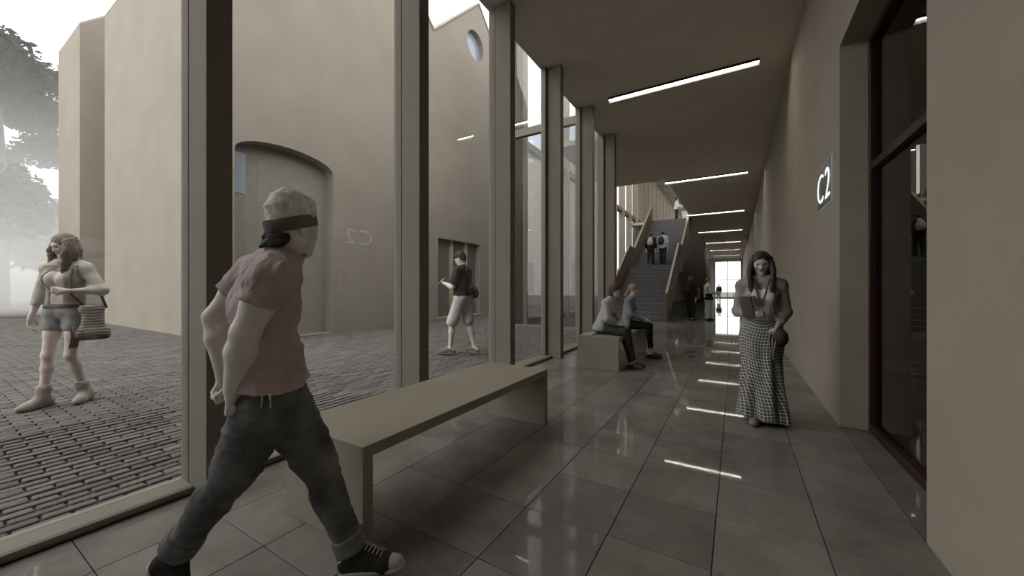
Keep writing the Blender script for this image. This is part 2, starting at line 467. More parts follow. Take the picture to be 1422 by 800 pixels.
# --- linear ceiling lights
names = ['first', 'second', 'third', 'fourth', 'fifth', 'sixth', 'seventh']
lab = {0: 'long slim ceiling light strip above the facing benches', 1: 'long slim ceiling light strip at the edge of the stair opening',
       2: 'long slim ceiling light strip alongside the upper stair flight', 3: 'slim ceiling light strip between the near and the far staircase',
       4: 'slim ceiling light strip beside the top of the far staircase', 5: 'slim ceiling light strip by the foot of the far staircase', 6: 'slim ceiling light strip nearest the bright end window'}
for i in range(7):
    y = 8.1 + 7.5 * i
    li = empty('ceiling_light', (-1.0, y, ZC), lab.get(i, 'slim ceiling light strip in the far half of the hall'), 'light', 'ceiling light strips')
    x0, x1 = -2.38, .36
    h = MB()
    h.box(x0 - .01, x1 + .01, y + .04, y + .05, ZC - .09, ZC); h.box(x0 - .01, x1 + .01, y - .05, y - .04, ZC - .05, ZC)
    h.box(x0 - .01, x0, y - .04, y + .04, ZC - .05, ZC); h.box(x1, x1 + .01, y - .04, y + .04, ZC - .05, ZC)
    h.build('light_housing', M_DARKMETAL, li)
    box('light_diffuser', x0, x1, y - .015, y + .02, ZC - .045, ZC - .005, M_LIGHT, li)

# --- C2 sign
sg = empty('wall_sign', (XR, 5.27, 2.2), 'dark rectangular wall sign reading C2 in white with a thin pale edge', 'sign')
SY0, SY1, SZ0, SZ1 = 4.9, 5.64, 2.20, 2.66
M_SIGN = mat('sign_panel', (.045, .045, .042, 1), .35, .03)
M_EDGE = emit('sign_edge', (.75, .9, .92, 1), .10)
M_LETTER = emit('sign_letter', (1, 1, .97, 1), .6)
box('sign_panel', XR - .012, XR - .001, SY0, SY1, SZ0, SZ1, M_SIGN, sg)
e = MB(); t = .0055
e.box(XR - .014, XR - .002, SY0 - t, SY0, SZ0 - t, SZ1 + t); e.box(XR - .014, XR - .002, SY1, SY1 + t, SZ0 - t, SZ1 + t)
e.box(XR - .014, XR - .002, SY0, SY1, SZ0 - t, SZ0); e.box(XR - .014, XR - .002, SY0, SY1, SZ1, SZ1 + t)
e.build('sign_edge', M_EDGE, sg)
for ch, yc in (('C', 5.455), ('2', 5.075)):
    cu = bpy.data.curves.new('letter', 'FONT'); cu.body = ch; cu.size = .47; cu.extrude = .003; cu.align_x = 'CENTER'
    cu.offset = -.008
    tmp = bpy.data.objects.new('letter', cu); COL.objects.link(tmp)
    bpy.context.view_layer.update()
    me = bpy.data.meshes.new_from_object(tmp.evaluated_get(bpy.context.evaluated_depsgraph_get()))
    bpy.data.objects.remove(tmp)
    R = Matrix(((0, 0, -1, 0), (-1, 0, 0, 0), (0, 1, 0, 0), (0, 0, 0, 1)))     # text x -> -Y, text y -> Z, facing -X
    me.transform(Matrix.Translation((XR - .016, yc, 2.265)) @ R @ Matrix.Diagonal((1.15, 1, 1, 1)))
    me.materials.clear(); me.materials.append(M_LETTER)
    o = bpy.data.objects.new('letter', me); link(o, sg); o.matrix_parent_inverse = parent_world(sg).inverted()

# --- benches
def bench(x0, x1, y0, y1, h, label):
    b = empty('bench', ((x0 + x1) / 2, (y0 + y1) / 2, 0), label, 'bench')
    t = .06
    box('seat', x0, x1, y0, y1, h - t, h, M_BENCH, b, .002)
    box('leg', x0, x1, y0, y0 + t, 0, h - t, M_BENCH, b, .002)
    box('leg', x0, x1, y1 - t, y1, 0, h - t, M_BENCH, b, .002)
bench(-2.25, -1.56, 1.19, 3.27, .525, 'empty long beige slab bench beside the walking man in the beanie')
bench(-2.24, -1.57, 5.86, 7.98, .53, 'beige slab bench on which two women sit')
# ================================================================== THE COURTYARD
ZG = .15
def ground_z(x):
    t = min(max((-3.2 - x) / 1.6, 0), 1)
    return .035 + (ZG - .035) * t
gv = []; gf = []
gx = [-3.17, -3.6, -4.0, -4.4, -4.8, -60]
for x in gx:
    for y in (-40, 70): gv.append((x, y, ground_z(x) - .018))
for i in range(len(gx) - 1): gf.append((2*i, 2*i+1, 2*i+3, 2*i+2))
M_GROUND = mat('sett_bedding', (.06, .056, .051, 1), .95, .2, 30)
gr = struct(mesh_obj('floor_court', gv, gf, M_GROUND), 'courtyard ground paved in running bond clinker setts')
# far ground outside the hall end
struct(box('floor_court', XL - .3, 40, YE + .2, 160, -.1, 0, M_SETT), 'paved ground beyond the far end of the hall')

BL, BW = .215, .075
def sett_mesh():
    me = bpy.data.meshes.new('sett')
    g, b = .004, .005; x, y = BW / 2 - g * .5, BL / 2 - g * 1.6
    v = [(-x, -y, -.02), (x, -y, -.02), (x, y, -.02), (-x, y, -.02), (-x, -y, -.005), (x, -y, -.005), (x, y, -.005), (-x, y, -.005),
         (-x+b, -y+b, 0), (x-b, -y+b, 0), (x-b, y-b, 0), (-x+b, y-b, 0)]
    f = [(8, 9, 10, 11)]
    for a in range(4):
        c = (a + 1) % 4
        f += [(a, c, 4+c, 4+a), (4+a, 4+c, 8+c, 8+a)]
    me.from_pydata(v, [], f); me.materials.append(M_SETT); me.update()
    return me
SM = sett_mesh()
# collect every sett in view, nearest become single parts
cells = []
ix = 0
x = -3.205
while x > -24:
    off = (ix % 2) * BL / 2
    n0 = int(math.floor((-7 - off) / BL)); n1 = int((15.6 - off) / BL)
    for j in range(n0, n1):
        yc = j * BL + off
        dv = Vector((x, yc, 0)); d = dv.dot(FWD)
        if x < -6.1 and yc < -4 and d < 3: continue
        if yc > 10.0 and x > -6.3: continue
        if x < -9.12 and yc > 3.66 and not (x < -18 and x > -20.6 and yc < 6): continue
        if x < -12 and d > 18: continue
        cells.append((d, x, yc))
    x -= BW; ix += 1
cells.sort()
# nearest singles: only ones wholly inside the frame
single, rest = [], []
for d, x, yc in cells:
    if d < .5: rest.append((x, yc)); continue
    px = CX + FPX * Vector((x, yc, 0)).dot(RGT) / d; py = CY + FPX * (CAMH - ground_z(x)) / d
    vis = 0 <= px <= 1422 and py < 770 and not (245 < px < 325)
    (single if (vis and len(single) < 298) else rest).append((x, yc))
for x, yc in single:
    o = bpy.data.objects.new('sett', SM); link(o, gr)
    o.location = (x, yc, ground_z(x) + random.uniform(-.003, .002)); o.rotation_euler = (random.uniform(-.012, .012), -.07 if x > -4.8 else 0, random.uniform(-.01, .01))
base_v = np.array([v.co for v in SM.vertices]); base_f = [tuple(p.vertices) for p in SM.polygons]
N = len(rest); V = np.zeros((N, 12, 3)); nvt = len(base_v)
for i, (x, yc) in enumerate(rest):
    V[i] = base_v + np.array([x, yc, ground_z(x) + random.uniform(-.003, .003)])
    tilt = random.uniform(-.015, .015); V[i, :, 2] += base_v[:, 1] * tilt + base_v[:, 0] * (-.07 if x > -4.8 else 0)
bf = np.array(base_f)
F = (bf[None] + (np.arange(N) * nvt)[:, None, None]).reshape(-1, 4)
me = bpy.data.meshes.new('sett')
me.vertices.add(N * nvt); me.vertices.foreach_set('co', V.reshape(-1))
me.loops.add(F.size); me.loops.foreach_set('vertex_index', F.reshape(-1))
me.polygons.add(len(F)); me.polygons.foreach_set('loop_start', np.arange(len(F)) * 4); me.polygons.foreach_set('loop_total', np.full(len(F), 4))
me.update(calc_edges=True); me.materials.append(M_SETT_A)
at = me.attributes.new('tone', 'FLOAT', 'FACE'); at.data.foreach_set('value', np.repeat(np.random.rand(N), len(bf)))
so = bpy.data.objects.new('sett', me); link(so, gr); so['kind'] = 'stuff'; so['label'] = 'more distant clinker setts of the courtyard'

# --- gabled buildings: saw-tooth roofs, ridges along X, gables facing the hall
XW, YA, ZE = -9.1, 3.70, 10.34
YV, YAP, ZAP = 9.83, 12.5, 13.0
YEND = 15.2
M_PANE_BLUE = mat('sky_window_pane', (.30, .34, .42, 1), .15, .03, 2.0, spec=.6)
M_DOORWOOD = mat('arch_door_boards', (.27, .245, .21, 1), .8, .08, 5.0)
M_MULL = mat('pale_mullion', (.50, .42, .32, 1), .6, .05)
M_SHADEPANE = mat('dim_glass', (.16, .155, .145, 1), .12, .05, spec=.6)
M_COPING = mat('coping_zinc', (.40, .37, .33, 1), .6, .05)
gb = empty('gabled_building', ((XW - 4.5), 8.5, 0), 'tall beige building across the court with saw tooth gables, an arch and a round window', 'building')
# front wall as one polygon face with holes, extruded by thickness: made from strips
def wall_with_holes(outline, holes, x_front, thick, name, m, parent):
    """outline/holes: 2-D (y,z) loops. Front wall facing +X with real reveals."""
    bm = bmesh.new()
    def loop(pts, x):
        vs_ = [bm.verts.new((x, p[0], p[1])) for p in pts]
        return [bm.edges.new((vs_[i], vs_[(i + 1) % len(vs_)])) for i in range(len(vs_))]
    for x in (x_front, x_front - thick):
        es = loop(outline, x)
        for h in holes: es += loop(h, x)
        bmesh.ops.triangle_fill(bm, use_beauty=True, use_dissolve=False, edges=es)
    for pts in [outline] + holes:
        n = len(pts)
        for i in range(n):
            a, b = pts[i], pts[(i + 1) % n]
            q = [bm.verts.new((x_front, a[0], a[1])), bm.verts.new((x_front, b[0], b[1])), bm.verts.new((x_front - thick, b[0], b[1])), bm.verts.new((x_front - thick, a[0], a[1]))]
            bm.faces.new(q)
    bmesh.ops.remove_doubles(bm, verts=bm.verts[:], dist=1e-5)
    bmesh.ops.recalc_face_normals(bm, faces=bm.faces[:])
    me = bpy.data.meshes.new(name); bm.to_mesh(me); bm.free(); me.materials.append(m)
    o = bpy.data.objects.new(name, me); link(o, parent)
    if parent is not None: o.matrix_parent_inverse = parent_world(parent).inverted()
    return o
arch = [(3.80, ZG - .05)] + [(4.90 - 1.13 * math.cos(t), 4.30 + .34 * math.sin(t)) for t in np.linspace(0, math.pi, 15)] + [(6.03, ZG - .05)]
arch[0] = (3.77, ZG - .05)
doorh = [(10.06, .28), (10.06, 3.12), (12.6, 3.12), (12.6, .28)]
rnd = [(12.3 + .56 * math.cos(t), 11.2 + .58 * math.sin(t)) for t in np.linspace(0, 2 * math.pi, 25)[:-1]]
arch[0] = (3.77, ZG + .002); arch[-1] = (6.03, ZG + .002)
outl = [(YA, ZG), (YEND, ZG), (YEND, ZE), (YAP, ZAP), (YV, ZE), ((YA + YV) / 2, ZE + (YV - YA) / 2), (YA, ZE)]
wall_with_holes(outl, [arch, doorh, rnd], XW, .45, 'wall_front', M_WALL_OUT, gb)
# flank, back and roof planes of the same building
ym = (YA + YV) / 2; zm = ZE + (YV - YA) / 2
box('wall_flank', -18.0, XW - .449, YA, YA + .4, ZG - .1, ZE, M_WALL_OUT, gb)
box('wall_back', -18.0, -17.6, YA + .4, YEND, ZG - .1, ZE, M_WALL_OUT, gb)
box('wall_flank', -17.6, XW - .45, YEND - .4, YEND, ZG - .1, ZE, M_WALL_OUT, gb)
for (ya, za, yb, zb) in ((YA, ZE, ym, zm), (ym, zm, YV, ZE), (YV, ZE, YAP, ZAP), (YAP, ZAP, YEND, ZE)):
    r = MB(); r.prism([(ya, za + .02), (yb, zb + .02), (yb, zb + .1), (ya, za + .1)], 'x', -18.0, XW + .04)
    r.build('roof_slope', M_COPING, gb)
box('door_board_panel', XW - .42, XW - .36, 3.7, 6.1, ZG, 4.7, M_DOORWOOD, gb)
for i in range(8):
    box('door_board', XW - .36, XW - .342, 3.8 + i * .28, 3.8 + i * .28 + .2775, ZG, 4.66, M_DOORWOOD, gb)
box('fanlight', XW - .34, XW - .33, 3.80, 4.12, 3.42, 4.32, M_PANE_BLUE, gb)
# ground floor glazed screen
for i, (ya, yb) in enumerate(((10.08, 10.95), (11.03, 11.83), (11.91, 12.58))):
    box('pane', XW - .26, XW - .25, ya, yb, .3, 3.1, M_SHADEPANE, gb)
for ya in (10.95, 11.83): box('mullion', XW - .28, XW - .12, ya, ya + .08, .3, 3.11, M_MULL, gb)
box('threshold', XW - .3, XW + .06, 10.0, 12.66, ZG, .27, M_WALL_OUT, gb, .01)
box('bottom_rail', XW - .28, XW - .2, 10.07, 12.59, .3, .62, M_SHADEPANE, gb)
cv = [(XW - .2, p[0], p[1]) for p in [(12.3 + .57 * math.cos(t), 11.2 + .59 * math.sin(t)) for t in np.linspace(0, 2 * math.pi, 25)[:-1]]]
cv2 = [(x - .02, y, z) for x, y, z in cv]
n = len(cv)
mesh_obj('round_window', cv + cv2, [tuple(range(n)), tuple(range(2*n-1, n-1, -1))] + [(i, (i+1) % n, n + (i+1) % n, n + i) for i in range(n)], M_PANE_BLUE, gb)

# second building further left, gable facing us behind a narrow recess
b2 = empty('gabled_building', (-24.0, 8, 0), 'further beige building beyond the recess, next to the misty tree', 'building')
XB = -20.6
yb2 = YA - .1
wo = MB(); wo.prism([(yb2, ZG - .1), (12, ZG - .1), (12, 11.0 + 1), (yb2 + 4.2, 15.2), (yb2, 11.0)], 'x', XB - 3.3, XB)
wo.build('wall_front', M_WALL_OUT, b2)
rf = MB(); rf.prism([(yb2, 10.99), (yb2 + 4.2, 15.22), (yb2 + 4.2, 15.32), (yb2, 11.06)], 'x', XB - 3.3, XB + .001); rf.build('roof_slope', M_COPING, b2)
rf = MB(); rf.prism([(yb2 + 4.2, 15.22), (12.03, 12.0), (12.03, 12.1), (yb2 + 4.2, 15.32)], 'x', XB - 3.3, XB + .001); rf.build('roof_slope', M_COPING, b2)
# link wall at the back of the recess
struct(box('wall_court', XB, -18.0, 7.0, 7.4, ZG - .1, 10.0, M_WALL_OUT), 'beige wall at the back of the narrow recess')

# building closing the court beyond the gables
b3 = empty('court_building', (-9, 26, 0), 'beige building with a blue grey pitched roof at the far end of the court', 'building')
box('wall_front', -24, -8.6, 24.0, 24.4, ZG - .1, 11.0, M_WALL_OUT, b3)
box('wall_flank', -9.0, -8.6, 24.4, 28.4, ZG - .1, 11.0, M_WALL_OUT, b3)
M_BLUEROOF = mat('blue_grey_roof', (.27, .33, .42, 1), .5, .05, 3.0)
rr = MB(); rr.prism([(23.8, 10.95), (26.4, 13.6), (26.4, 13.8), (23.8, 11.1)], 'x', -24, -8.5); rr.build('roof_slope', M_BLUEROOF, b3)
rr = MB(); rr.prism([(26.4, 13.6), (29, 10.95), (29, 11.1), (26.4, 13.8)], 'x', -24, -8.5); rr.build('roof_slope', M_BLUEROOF, b3)
for i in range(4):
    x0 = -13.6 + i * 2.0
    box('window', x0, x0 + 1.0, 23.97, 24.05, 1.0, 3.2, M_SHADEPANE, b3)

# --- tree in the mist
def make_tree(loc, H, label):
    t = empty('tree', loc, label, 'tree')
    bx_, by_, bz_ = loc
    M_BARK = mat('bark', (.10, .085, .07, 1), .9, .2, 12, .5, 40)
    M_LEAF = mat('leaf_green', (.05, .062, .045, 1), .7, .3, 1.5)
    rng = random.Random(3)
    tube('trunk', [(bx_, by_, bz_), (bx_ + .1, by_ + .05, H * .22), (bx_ - .1, by_ + .1, H * .45), (bx_, by_, H * .75)], [.38, .3, .22, .08], M_BARK, t, 10)
    tips = []
    for i in range(22):
        z = H * (.14 + .72 * i / 22); a = rng.uniform(0, 6.28); L = H * .26 * (1 - abs(z / H - .45) * 1.1) * rng.uniform(.7, 1.15)
        p0 = Vector((bx_, by_, z)); p2 = p0 + Vector((math.cos(a) * L, math.sin(a) * L, L * .45)); p1 = (p0 + p2) / 2 + Vector((0, 0, L * .12))
        tube('branch', [p0, p1, p2], [.1, .06, .02], M_BARK, t, 6)
        tips += [(p1, L * .33), (p2, L * .42), ((p1 + p2) / 2, L * .4)]
    tips.append((Vector((bx_, by_, H * .9)), H * .09))
    tips.append((Vector((bx_ + .8, by_, H * .82)), H * .09))
    v = []; f = []
    nl = 52000
    wts = [r ** 2 for _, r in tips]
    for (c, r), in zip(rng.choices(tips, wts, k=nl)):
        d = Vector((rng.gauss(0, 1), rng.gauss(0, 1), rng.gauss(0, .8))); d.normalize()
        p = c + d * r * (rng.random() ** .45) * 1.05
        s = rng.uniform(.12, .25)
        a = Vector((rng.gauss(0, 1), rng.gauss(0, 1), rng.gauss(0, .6))).normalized(); b = a.orthogonal().normalized()
        i = len(v)
        v += [p - a * s, p + b * s * .45 + Vector((0, 0, .02)), p + a * s, p - b * s * .45]
        f.append((i, i+1, i+2, i+3))
    o = mesh_obj('foliage', v, f, M_LEAF, t); o['kind'] = 'stuff'
make_tree((-35.5, 3.2, ZG), 16.2, 'tall leafy tree fading into white mist beside the court')

# --- white mist behind the buildings: real participating haze, thinning with height
mm = bpy.data.materials.new('mist'); mm.use_nodes = True
n = mm.node_tree.nodes; l = mm.node_tree.links; n.remove(n['Principled BSDF'])
sc_ = n.new('ShaderNodeVolumeScatter'); sc_.inputs['Color'].default_value = (1, 1, 1, 1)
ge = n.new('ShaderNodeNewGeometry'); sx = n.new('ShaderNodeSeparateXYZ'); l.new(ge.outputs['Position'], sx.inputs[0])
mr = n.new('ShaderNodeMapRange'); mr.inputs[1].default_value = 1; mr.inputs[2].default_value = 17; mr.inputs[3].default_value = 1; mr.inputs[4].default_value = 0.05
l.new(sx.outputs['Z'], mr.inputs[0])
pw = n.new('ShaderNodeMath'); pw.operation = 'POWER'; pw.inputs[1].default_value = 2.8; l.new(mr.outputs[0], pw.inputs[0])
ml = n.new('ShaderNodeMath'); ml.operation = 'MULTIPLY'; ml.inputs[1].default_value = .17; l.new(pw.outputs[0], ml.inputs[0])
l.new(ml.outputs[0], sc_.inputs['Density'])
l.new(sc_.outputs[0], n['Material Output'].inputs['Volume'])
o = box('mist', -58, -23.97, -25, 14, ZG + .05, 19, mm)
tag(o, 'white mist lying around the tall tree', 'mist', None, 'stuff')
# ================================================================== PEOPLE: continuous bodies grown from signed distance fields
def V3(*a): return Vector(a)
def rc(a, b, r1, r2, k=.02, flat=None): return ('rc', Vector(a), Vector(b), r1, r2, k, flat)
def el(c, ax, rad, k=.02): return ('el', Vector(c), [Vector(x) for x in ax], rad, k)

def prim_bounds(p):
    if p[0] == 'rc':
        r = max(p[3], p[4]) * (max(1.0, p[6][1]) if p[6] else 1.0)
        lo = [min(p[1][i], p[2][i]) - r for i in range(3)]; hi = [max(p[1][i], p[2][i]) + r for i in range(3)]
    else:
        r = max(p[3]); lo = [p[1][i] - r for i in range(3)]; hi = [p[1][i] + r for i in range(3)]
    return np.array(lo), np.array(hi)

def prim_dist(p, X, Y, Z, inf=0.0):
    if p[0] == 'rc':
        a = p[1]; ba = p[2] - p[1]; L2 = max(ba.dot(ba), 1e-9)
        px, py, pz = X - a.x, Y - a.y, Z - a.z
        t = np.clip((px * ba.x + py * ba.y + pz * ba.z) / L2, 0, 1)
        qx, qy, qz = px - t * ba.x, py - t * ba.y, pz - t * ba.z
        if p[6]:
            n, f = p[6]; dn = (qx * n.x + qy * n.y + qz * n.z) * (1 / f - 1)
            qx, qy, qz = qx + n.x * dn, qy + n.y * dn, qz + n.z * dn
            sc = min(1.0, f) if f < 1 else 1.0
            d = np.sqrt(qx * qx + qy * qy + qz * qz) - (p[3] + (p[4] - p[3]) * t)
            return d * (sc if sc > .5 else .5) - inf
        return np.sqrt(qx * qx + qy * qy + qz * qz) - (p[3] + (p[4] - p[3]) * t) - inf
    c, ax, rad = p[1], p[2], p[3]
    px, py, pz = X - c.x, Y - c.y, Z - c.z
    q = [px * a.x + py * a.y + pz * a.z for a in ax]
    k0 = np.sqrt(sum((q[i] / rad[i]) ** 2 for i in range(3))) + 1e-9
    k1 = np.sqrt(sum((q[i] / rad[i] ** 2) ** 2 for i in range(3))) + 1e-9
    return k0 * (k0 - 1) / k1 - inf

def surface_nets(D, lo, res):
    s = D < 0
    c = [s[i:s.shape[0]-1+i, j:s.shape[1]-1+j, k:s.shape[2]-1+k] for i in (0, 1) for j in (0, 1) for k in (0, 1)]
    any_ = c[0].copy(); all_ = c[0].copy()
    for q in c[1:]: any_ |= q; all_ &= q
    act = any_ & ~all_
    I = np.argwhere(act)
    if len(I) == 0: return np.zeros((0, 3)), np.zeros((0, 4), int)
    cor = [(i, j, k) for i in (0, 1) for j in (0, 1) for k in (0, 1)]
    val = np.stack([D[I[:, 0]+o[0], I[:, 1]+o[1], I[:, 2]+o[2]] for o in cor], 1)
    acc = np.zeros((len(I), 3)); cnt = np.zeros(len(I))
    for a in range(8):
        for b in range(a + 1, 8):
            if sum(abs(cor[a][m] - cor[b][m]) for m in range(3)) != 1: continue
            va, vb = val[:, a], val[:, b]
            m = (va < 0) != (vb < 0)
            t = np.where(m, va / np.where(m, va - vb, 1), 0)
            for x in range(3): acc[:, x] += np.where(m, cor[a][x] + t * (cor[b][x] - cor[a][x]), 0)
            cnt += m
    pos = (I + acc / cnt[:, None]) * res + lo
    idx = np.full(act.shape, -1, np.int64); idx[act] = np.arange(len(I))
    quads = []
    nx, ny, nz = D.shape
    for ax in range(3):
        sl0 = [slice(1, -1)] * 3; sl1 = [slice(1, -1)] * 3
        sl0[ax] = slice(0, -1); sl1[ax] = slice(1, None)
        a0, a1 = s[tuple(sl0)], s[tuple(sl1)]
        ch = np.argwhere(a0 != a1)
        if len(ch) == 0: continue
        sg = a0[ch[:, 0], ch[:, 1], ch[:, 2]]
        g = ch + np.array([0 if m == ax else 1 for m in range(3)])
        u, v = (ax + 1) % 3, (ax + 2) % 3
        def cell(du, dv):
            q = g.copy(); q[:, u] -= du; q[:, v] -= dv
            return idx[q[:, 0], q[:, 1], q[:, 2]]
        q = np.stack([cell(1, 1), cell(0, 1), cell(0, 0), cell(1, 0)], 1)
        q = np.where(sg[:, None], q, q[:, ::-1])
        quads.append(q[(q >= 0).all(1)])
    return pos, (np.concatenate(quads) if quads else np.zeros((0, 4), int))

def wrinkle(X, Y, Z, f, seed=0):
    r = np.random.RandomState(seed); out = 0
    for i in range(5):
        w = r.normal(size=3); w[2] *= .8; w = w / np.linalg.norm(w) * f * (1 + .45 * i)
        out = out + np.sin(X * w[0] + Y * w[1] + Z * w[2] + r.uniform(0, 6) + 1.3 * np.sin((X * w[1] - Y * w[0] + Z * w[2]) * .6 + i)) / (1 + .35 * i)
    return out / 2.6 if f < 60 else (out / 2.2 - .35 * np.abs(out))

def sdf_mesh(name, prims, res, m, parent, inf=0.0, subs=(), cuts=(), wr=None, hollow=None):
    prims = [p for p in prims if p]
    bs = [prim_bounds(p) for p in prims]
    pad = inf + (wr[0] if wr else 0) + res * 3 + .012
    lo = np.min([b[0] for b in bs], 0) - pad; hi = np.max([b[1] for b in bs], 0) + pad
    shp = np.ceil((hi - lo) / res).astype(int) + 2
    D = np.full(shp, .3, np.float32)
    ax = [(lo[i] + np.arange(shp[i]) * res).astype(np.float32) for i in range(3)]
    def region(b, extra):
        a = np.maximum(np.floor((b[0] - extra - lo) / res).astype(int), 0); e = np.minimum(np.ceil((b[1] + extra - lo) / res).astype(int) + 1, shp)
        sl = tuple(slice(int(a[i]), int(max(e[i], a[i] + 1))) for i in range(3))
        return sl, ax[0][sl[0]][:, None, None], ax[1][sl[1]][None, :, None], ax[2][sl[2]][None, None, :]
    for p, b in zip(prims, bs):
        k = p[5] if p[0] == 'rc' else p[4]
        sl, X, Y, Z = region(b, k + inf + res * 2 + .01)
        d = prim_dist(p, X, Y, Z, inf); o = D[sl]
        h = np.clip(.5 + .5 * (o - d) / k, 0, 1)
        D[sl] = o * (1 - h) + d * h - k * h * (1 - h)
    for p in subs:
        sl, X, Y, Z = region(prim_bounds(p), .02)
        k = p[5] if p[0] == 'rc' else p[4]
        d = -prim_dist(p, X, Y, Z); o = D[sl]
        h = np.clip(.5 - .5 * (o - d) / k, 0, 1)
        D[sl] = o * (1 - h) + d * h + k * h * (1 - h)
    X, Y, Z = ax[0][:, None, None], ax[1][None, :, None], ax[2][None, None, :]
    if wr: D += (wr[0] * wrinkle(X, Y, Z, wr[1], wr[2] if len(wr) > 2 else 0)).astype(np.float32)
    for (pt, nrm) in cuts:
        pl = (X - pt[0]) * nrm[0] + (Y - pt[1]) * nrm[1] + (Z - pt[2]) * nrm[2]
        D = np.maximum(D, pl)
    pos, q = surface_nets(D, lo, res)
    me = bpy.data.meshes.new(name)
    me.vertices.add(len(pos)); me.vertices.foreach_set('co', pos.astype(np.float32).reshape(-1))
    me.loops.add(q.size); me.loops.foreach_set('vertex_index', q.reshape(-1).astype(np.int32))
    me.polygons.add(len(q)); me.polygons.foreach_set('loop_start', (np.arange(len(q)) * 4).astype(np.int32)); me.polygons.foreach_set('loop_total', np.full(len(q), 4, np.int32))
    me.update(calc_edges=True)
    me.polygons.foreach_set('use_smooth', np.ones(len(q), bool))
    me.materials.append(m)
    o = bpy.data.objects.new(name, me); link(o)
    if parent is not None:
        o.parent = parent; o.matrix_parent_inverse = parent_world(parent).inverted()
    return o

# --- skeletons -----------------------------------------------------------------
def stand(base, head_deg, H, female=False, turn=0, nod=0):
    """joints of a person standing at base, heading (deg, 0 = +X, 90 = +Y)"""
    h = math.radians(head_deg); F_ = V3(math.cos(h), math.sin(h), 0); R_ = V3(math.sin(h), -math.cos(h), 0)
    B = Vector(base); s = H / 1.75
    J = dict(F=F_, R=R_, B=B, s=s, fem=female)
    J['L'] = lambda f, r, u: B + F_ * (f * s) + R_ * (r * s) + UP * (u * s)
    L = J['L']
    sw, hw = (.165, .088) if female else (.19, .085)
    J.update(pel=L(0, 0, .95), wai=L(0, 0, 1.10), che=L(.01, 0, 1.28), nb=L(-.015, 0, 1.465), hc=L(.012, 0, 1.628))
    for sd, n in ((1, 'R'), (-1, 'L')):
        J['s' + n] = L(-.01, sd * sw, 1.395 if female else 1.41); J['e' + n] = L(-.03, sd * (sw + .045), 1.13); J['w' + n] = L(.02, sd * (sw + .05), .885)
        J['hd' + n] = V3(0, 0, -1)
        J['h' + n] = L(0, sd * hw, .92); J['k' + n] = L(.015, sd * (hw + .005), .50); J['a' + n] = L(-.01, sd * (hw + .005), .085)
        J['t' + n] = L(.17, sd * (hw + .03), .03); J['l' + n] = L(-.055, sd * hw, .035)
    set_head(J, turn, nod)
    return J

def set_head(J, turn=0, nod=0, fdir=None):
    f = Vector(fdir).normalized() if fdir is not None else (Matrix.Rotation(math.radians(turn), 3, 'Z') @ J['F'])
    if fdir is None:
        r = f.cross(UP).normalized()
        f = Matrix.Rotation(math.radians(-nod), 3, r) @ f
    r = f.cross(UP).normalized(); u = r.cross(f).normalized()
    J['hf'], J['hr'], J['hu'] = f, r, u

def torso_prims(J, bust=None):
    s = J['s']; fem = J['fem']
    lc = (J['sR'] - J['sL']).normalized(); lp = (J['hR'] - J['hL']).normalized(); lw = (lc + lp).normalized()
    C, W, PL = J['che'], J['wai'], J['pel']
    rcst, rw, rp = (.088, .078, .098) if fem else (.102, .094, .098)
    oc, ow, op = (.062, .052, .072) if fem else (.083, .066, .066)
    out = []
    gg = J.get('g', 1.0); rcst, rw, rp, oc, ow, op = [q_ * gg for q_ in (rcst, rw, rp, oc, ow, op)]
    fw = UP.cross(lc).normalized()
    for sg in (1, -1):
        c, w, p = C + lc * (sg * oc * s), W + lw * (sg * ow * s), PL + lp * (sg * op * s)
        sh = (J['sR'] if sg > 0 else J['sL']); ti = sh.lerp(J['nb'], .42) - UP * .045 * s
        out += [rc(ti, c, .07 * s, rcst * s, .05 * s), rc(c, w, rcst * s, rw * s, .05 * s), rc(w, p, rw * s, rp * s, .05 * s)]
        out.append(rc(J['nb'] + UP * .01 * s, sh, .045 * s, .056 * s, .05 * s))
        hp = J['hR'] if sg > 0 else J['hL']
        out.append(rc(p, hp, rp * s * .95, .088 * s, .05 * s))
    if fem:
        f = J.get('cf', J['F'])
        for sg in (1, -1):
            bc = C + lc * (sg * .062 * s) + f * (.075 * s) + UP * .0 * s
            out.append(el(bc, (lc, f, UP), (.05 * s, .038 * s, .05 * s), .04 * s))
    return out

def arm_prims(J, n, up=True, fore=True):
    s = J['s']; g = (.86 if J['fem'] else 1.0) * J.get('ag', J.get('g', 1.0))
    out = []
    S, E, W = J['s' + n], J['e' + n], J['w' + n]
    if up: out += [rc(S, S.lerp(E, .5), .058 * s * g, .049 * s * g, .03 * s), rc(S.lerp(E, .4), E, .05 * s * g, .040 * s * g, .02 * s)]
    if fore: out += [rc(E, E.lerp(W, .35), .040 * s * g, .043 * s * g, .02 * s), rc(E.lerp(W, .35), W, .043 * s * g, .027 * s * g, .02 * s)]
    return out

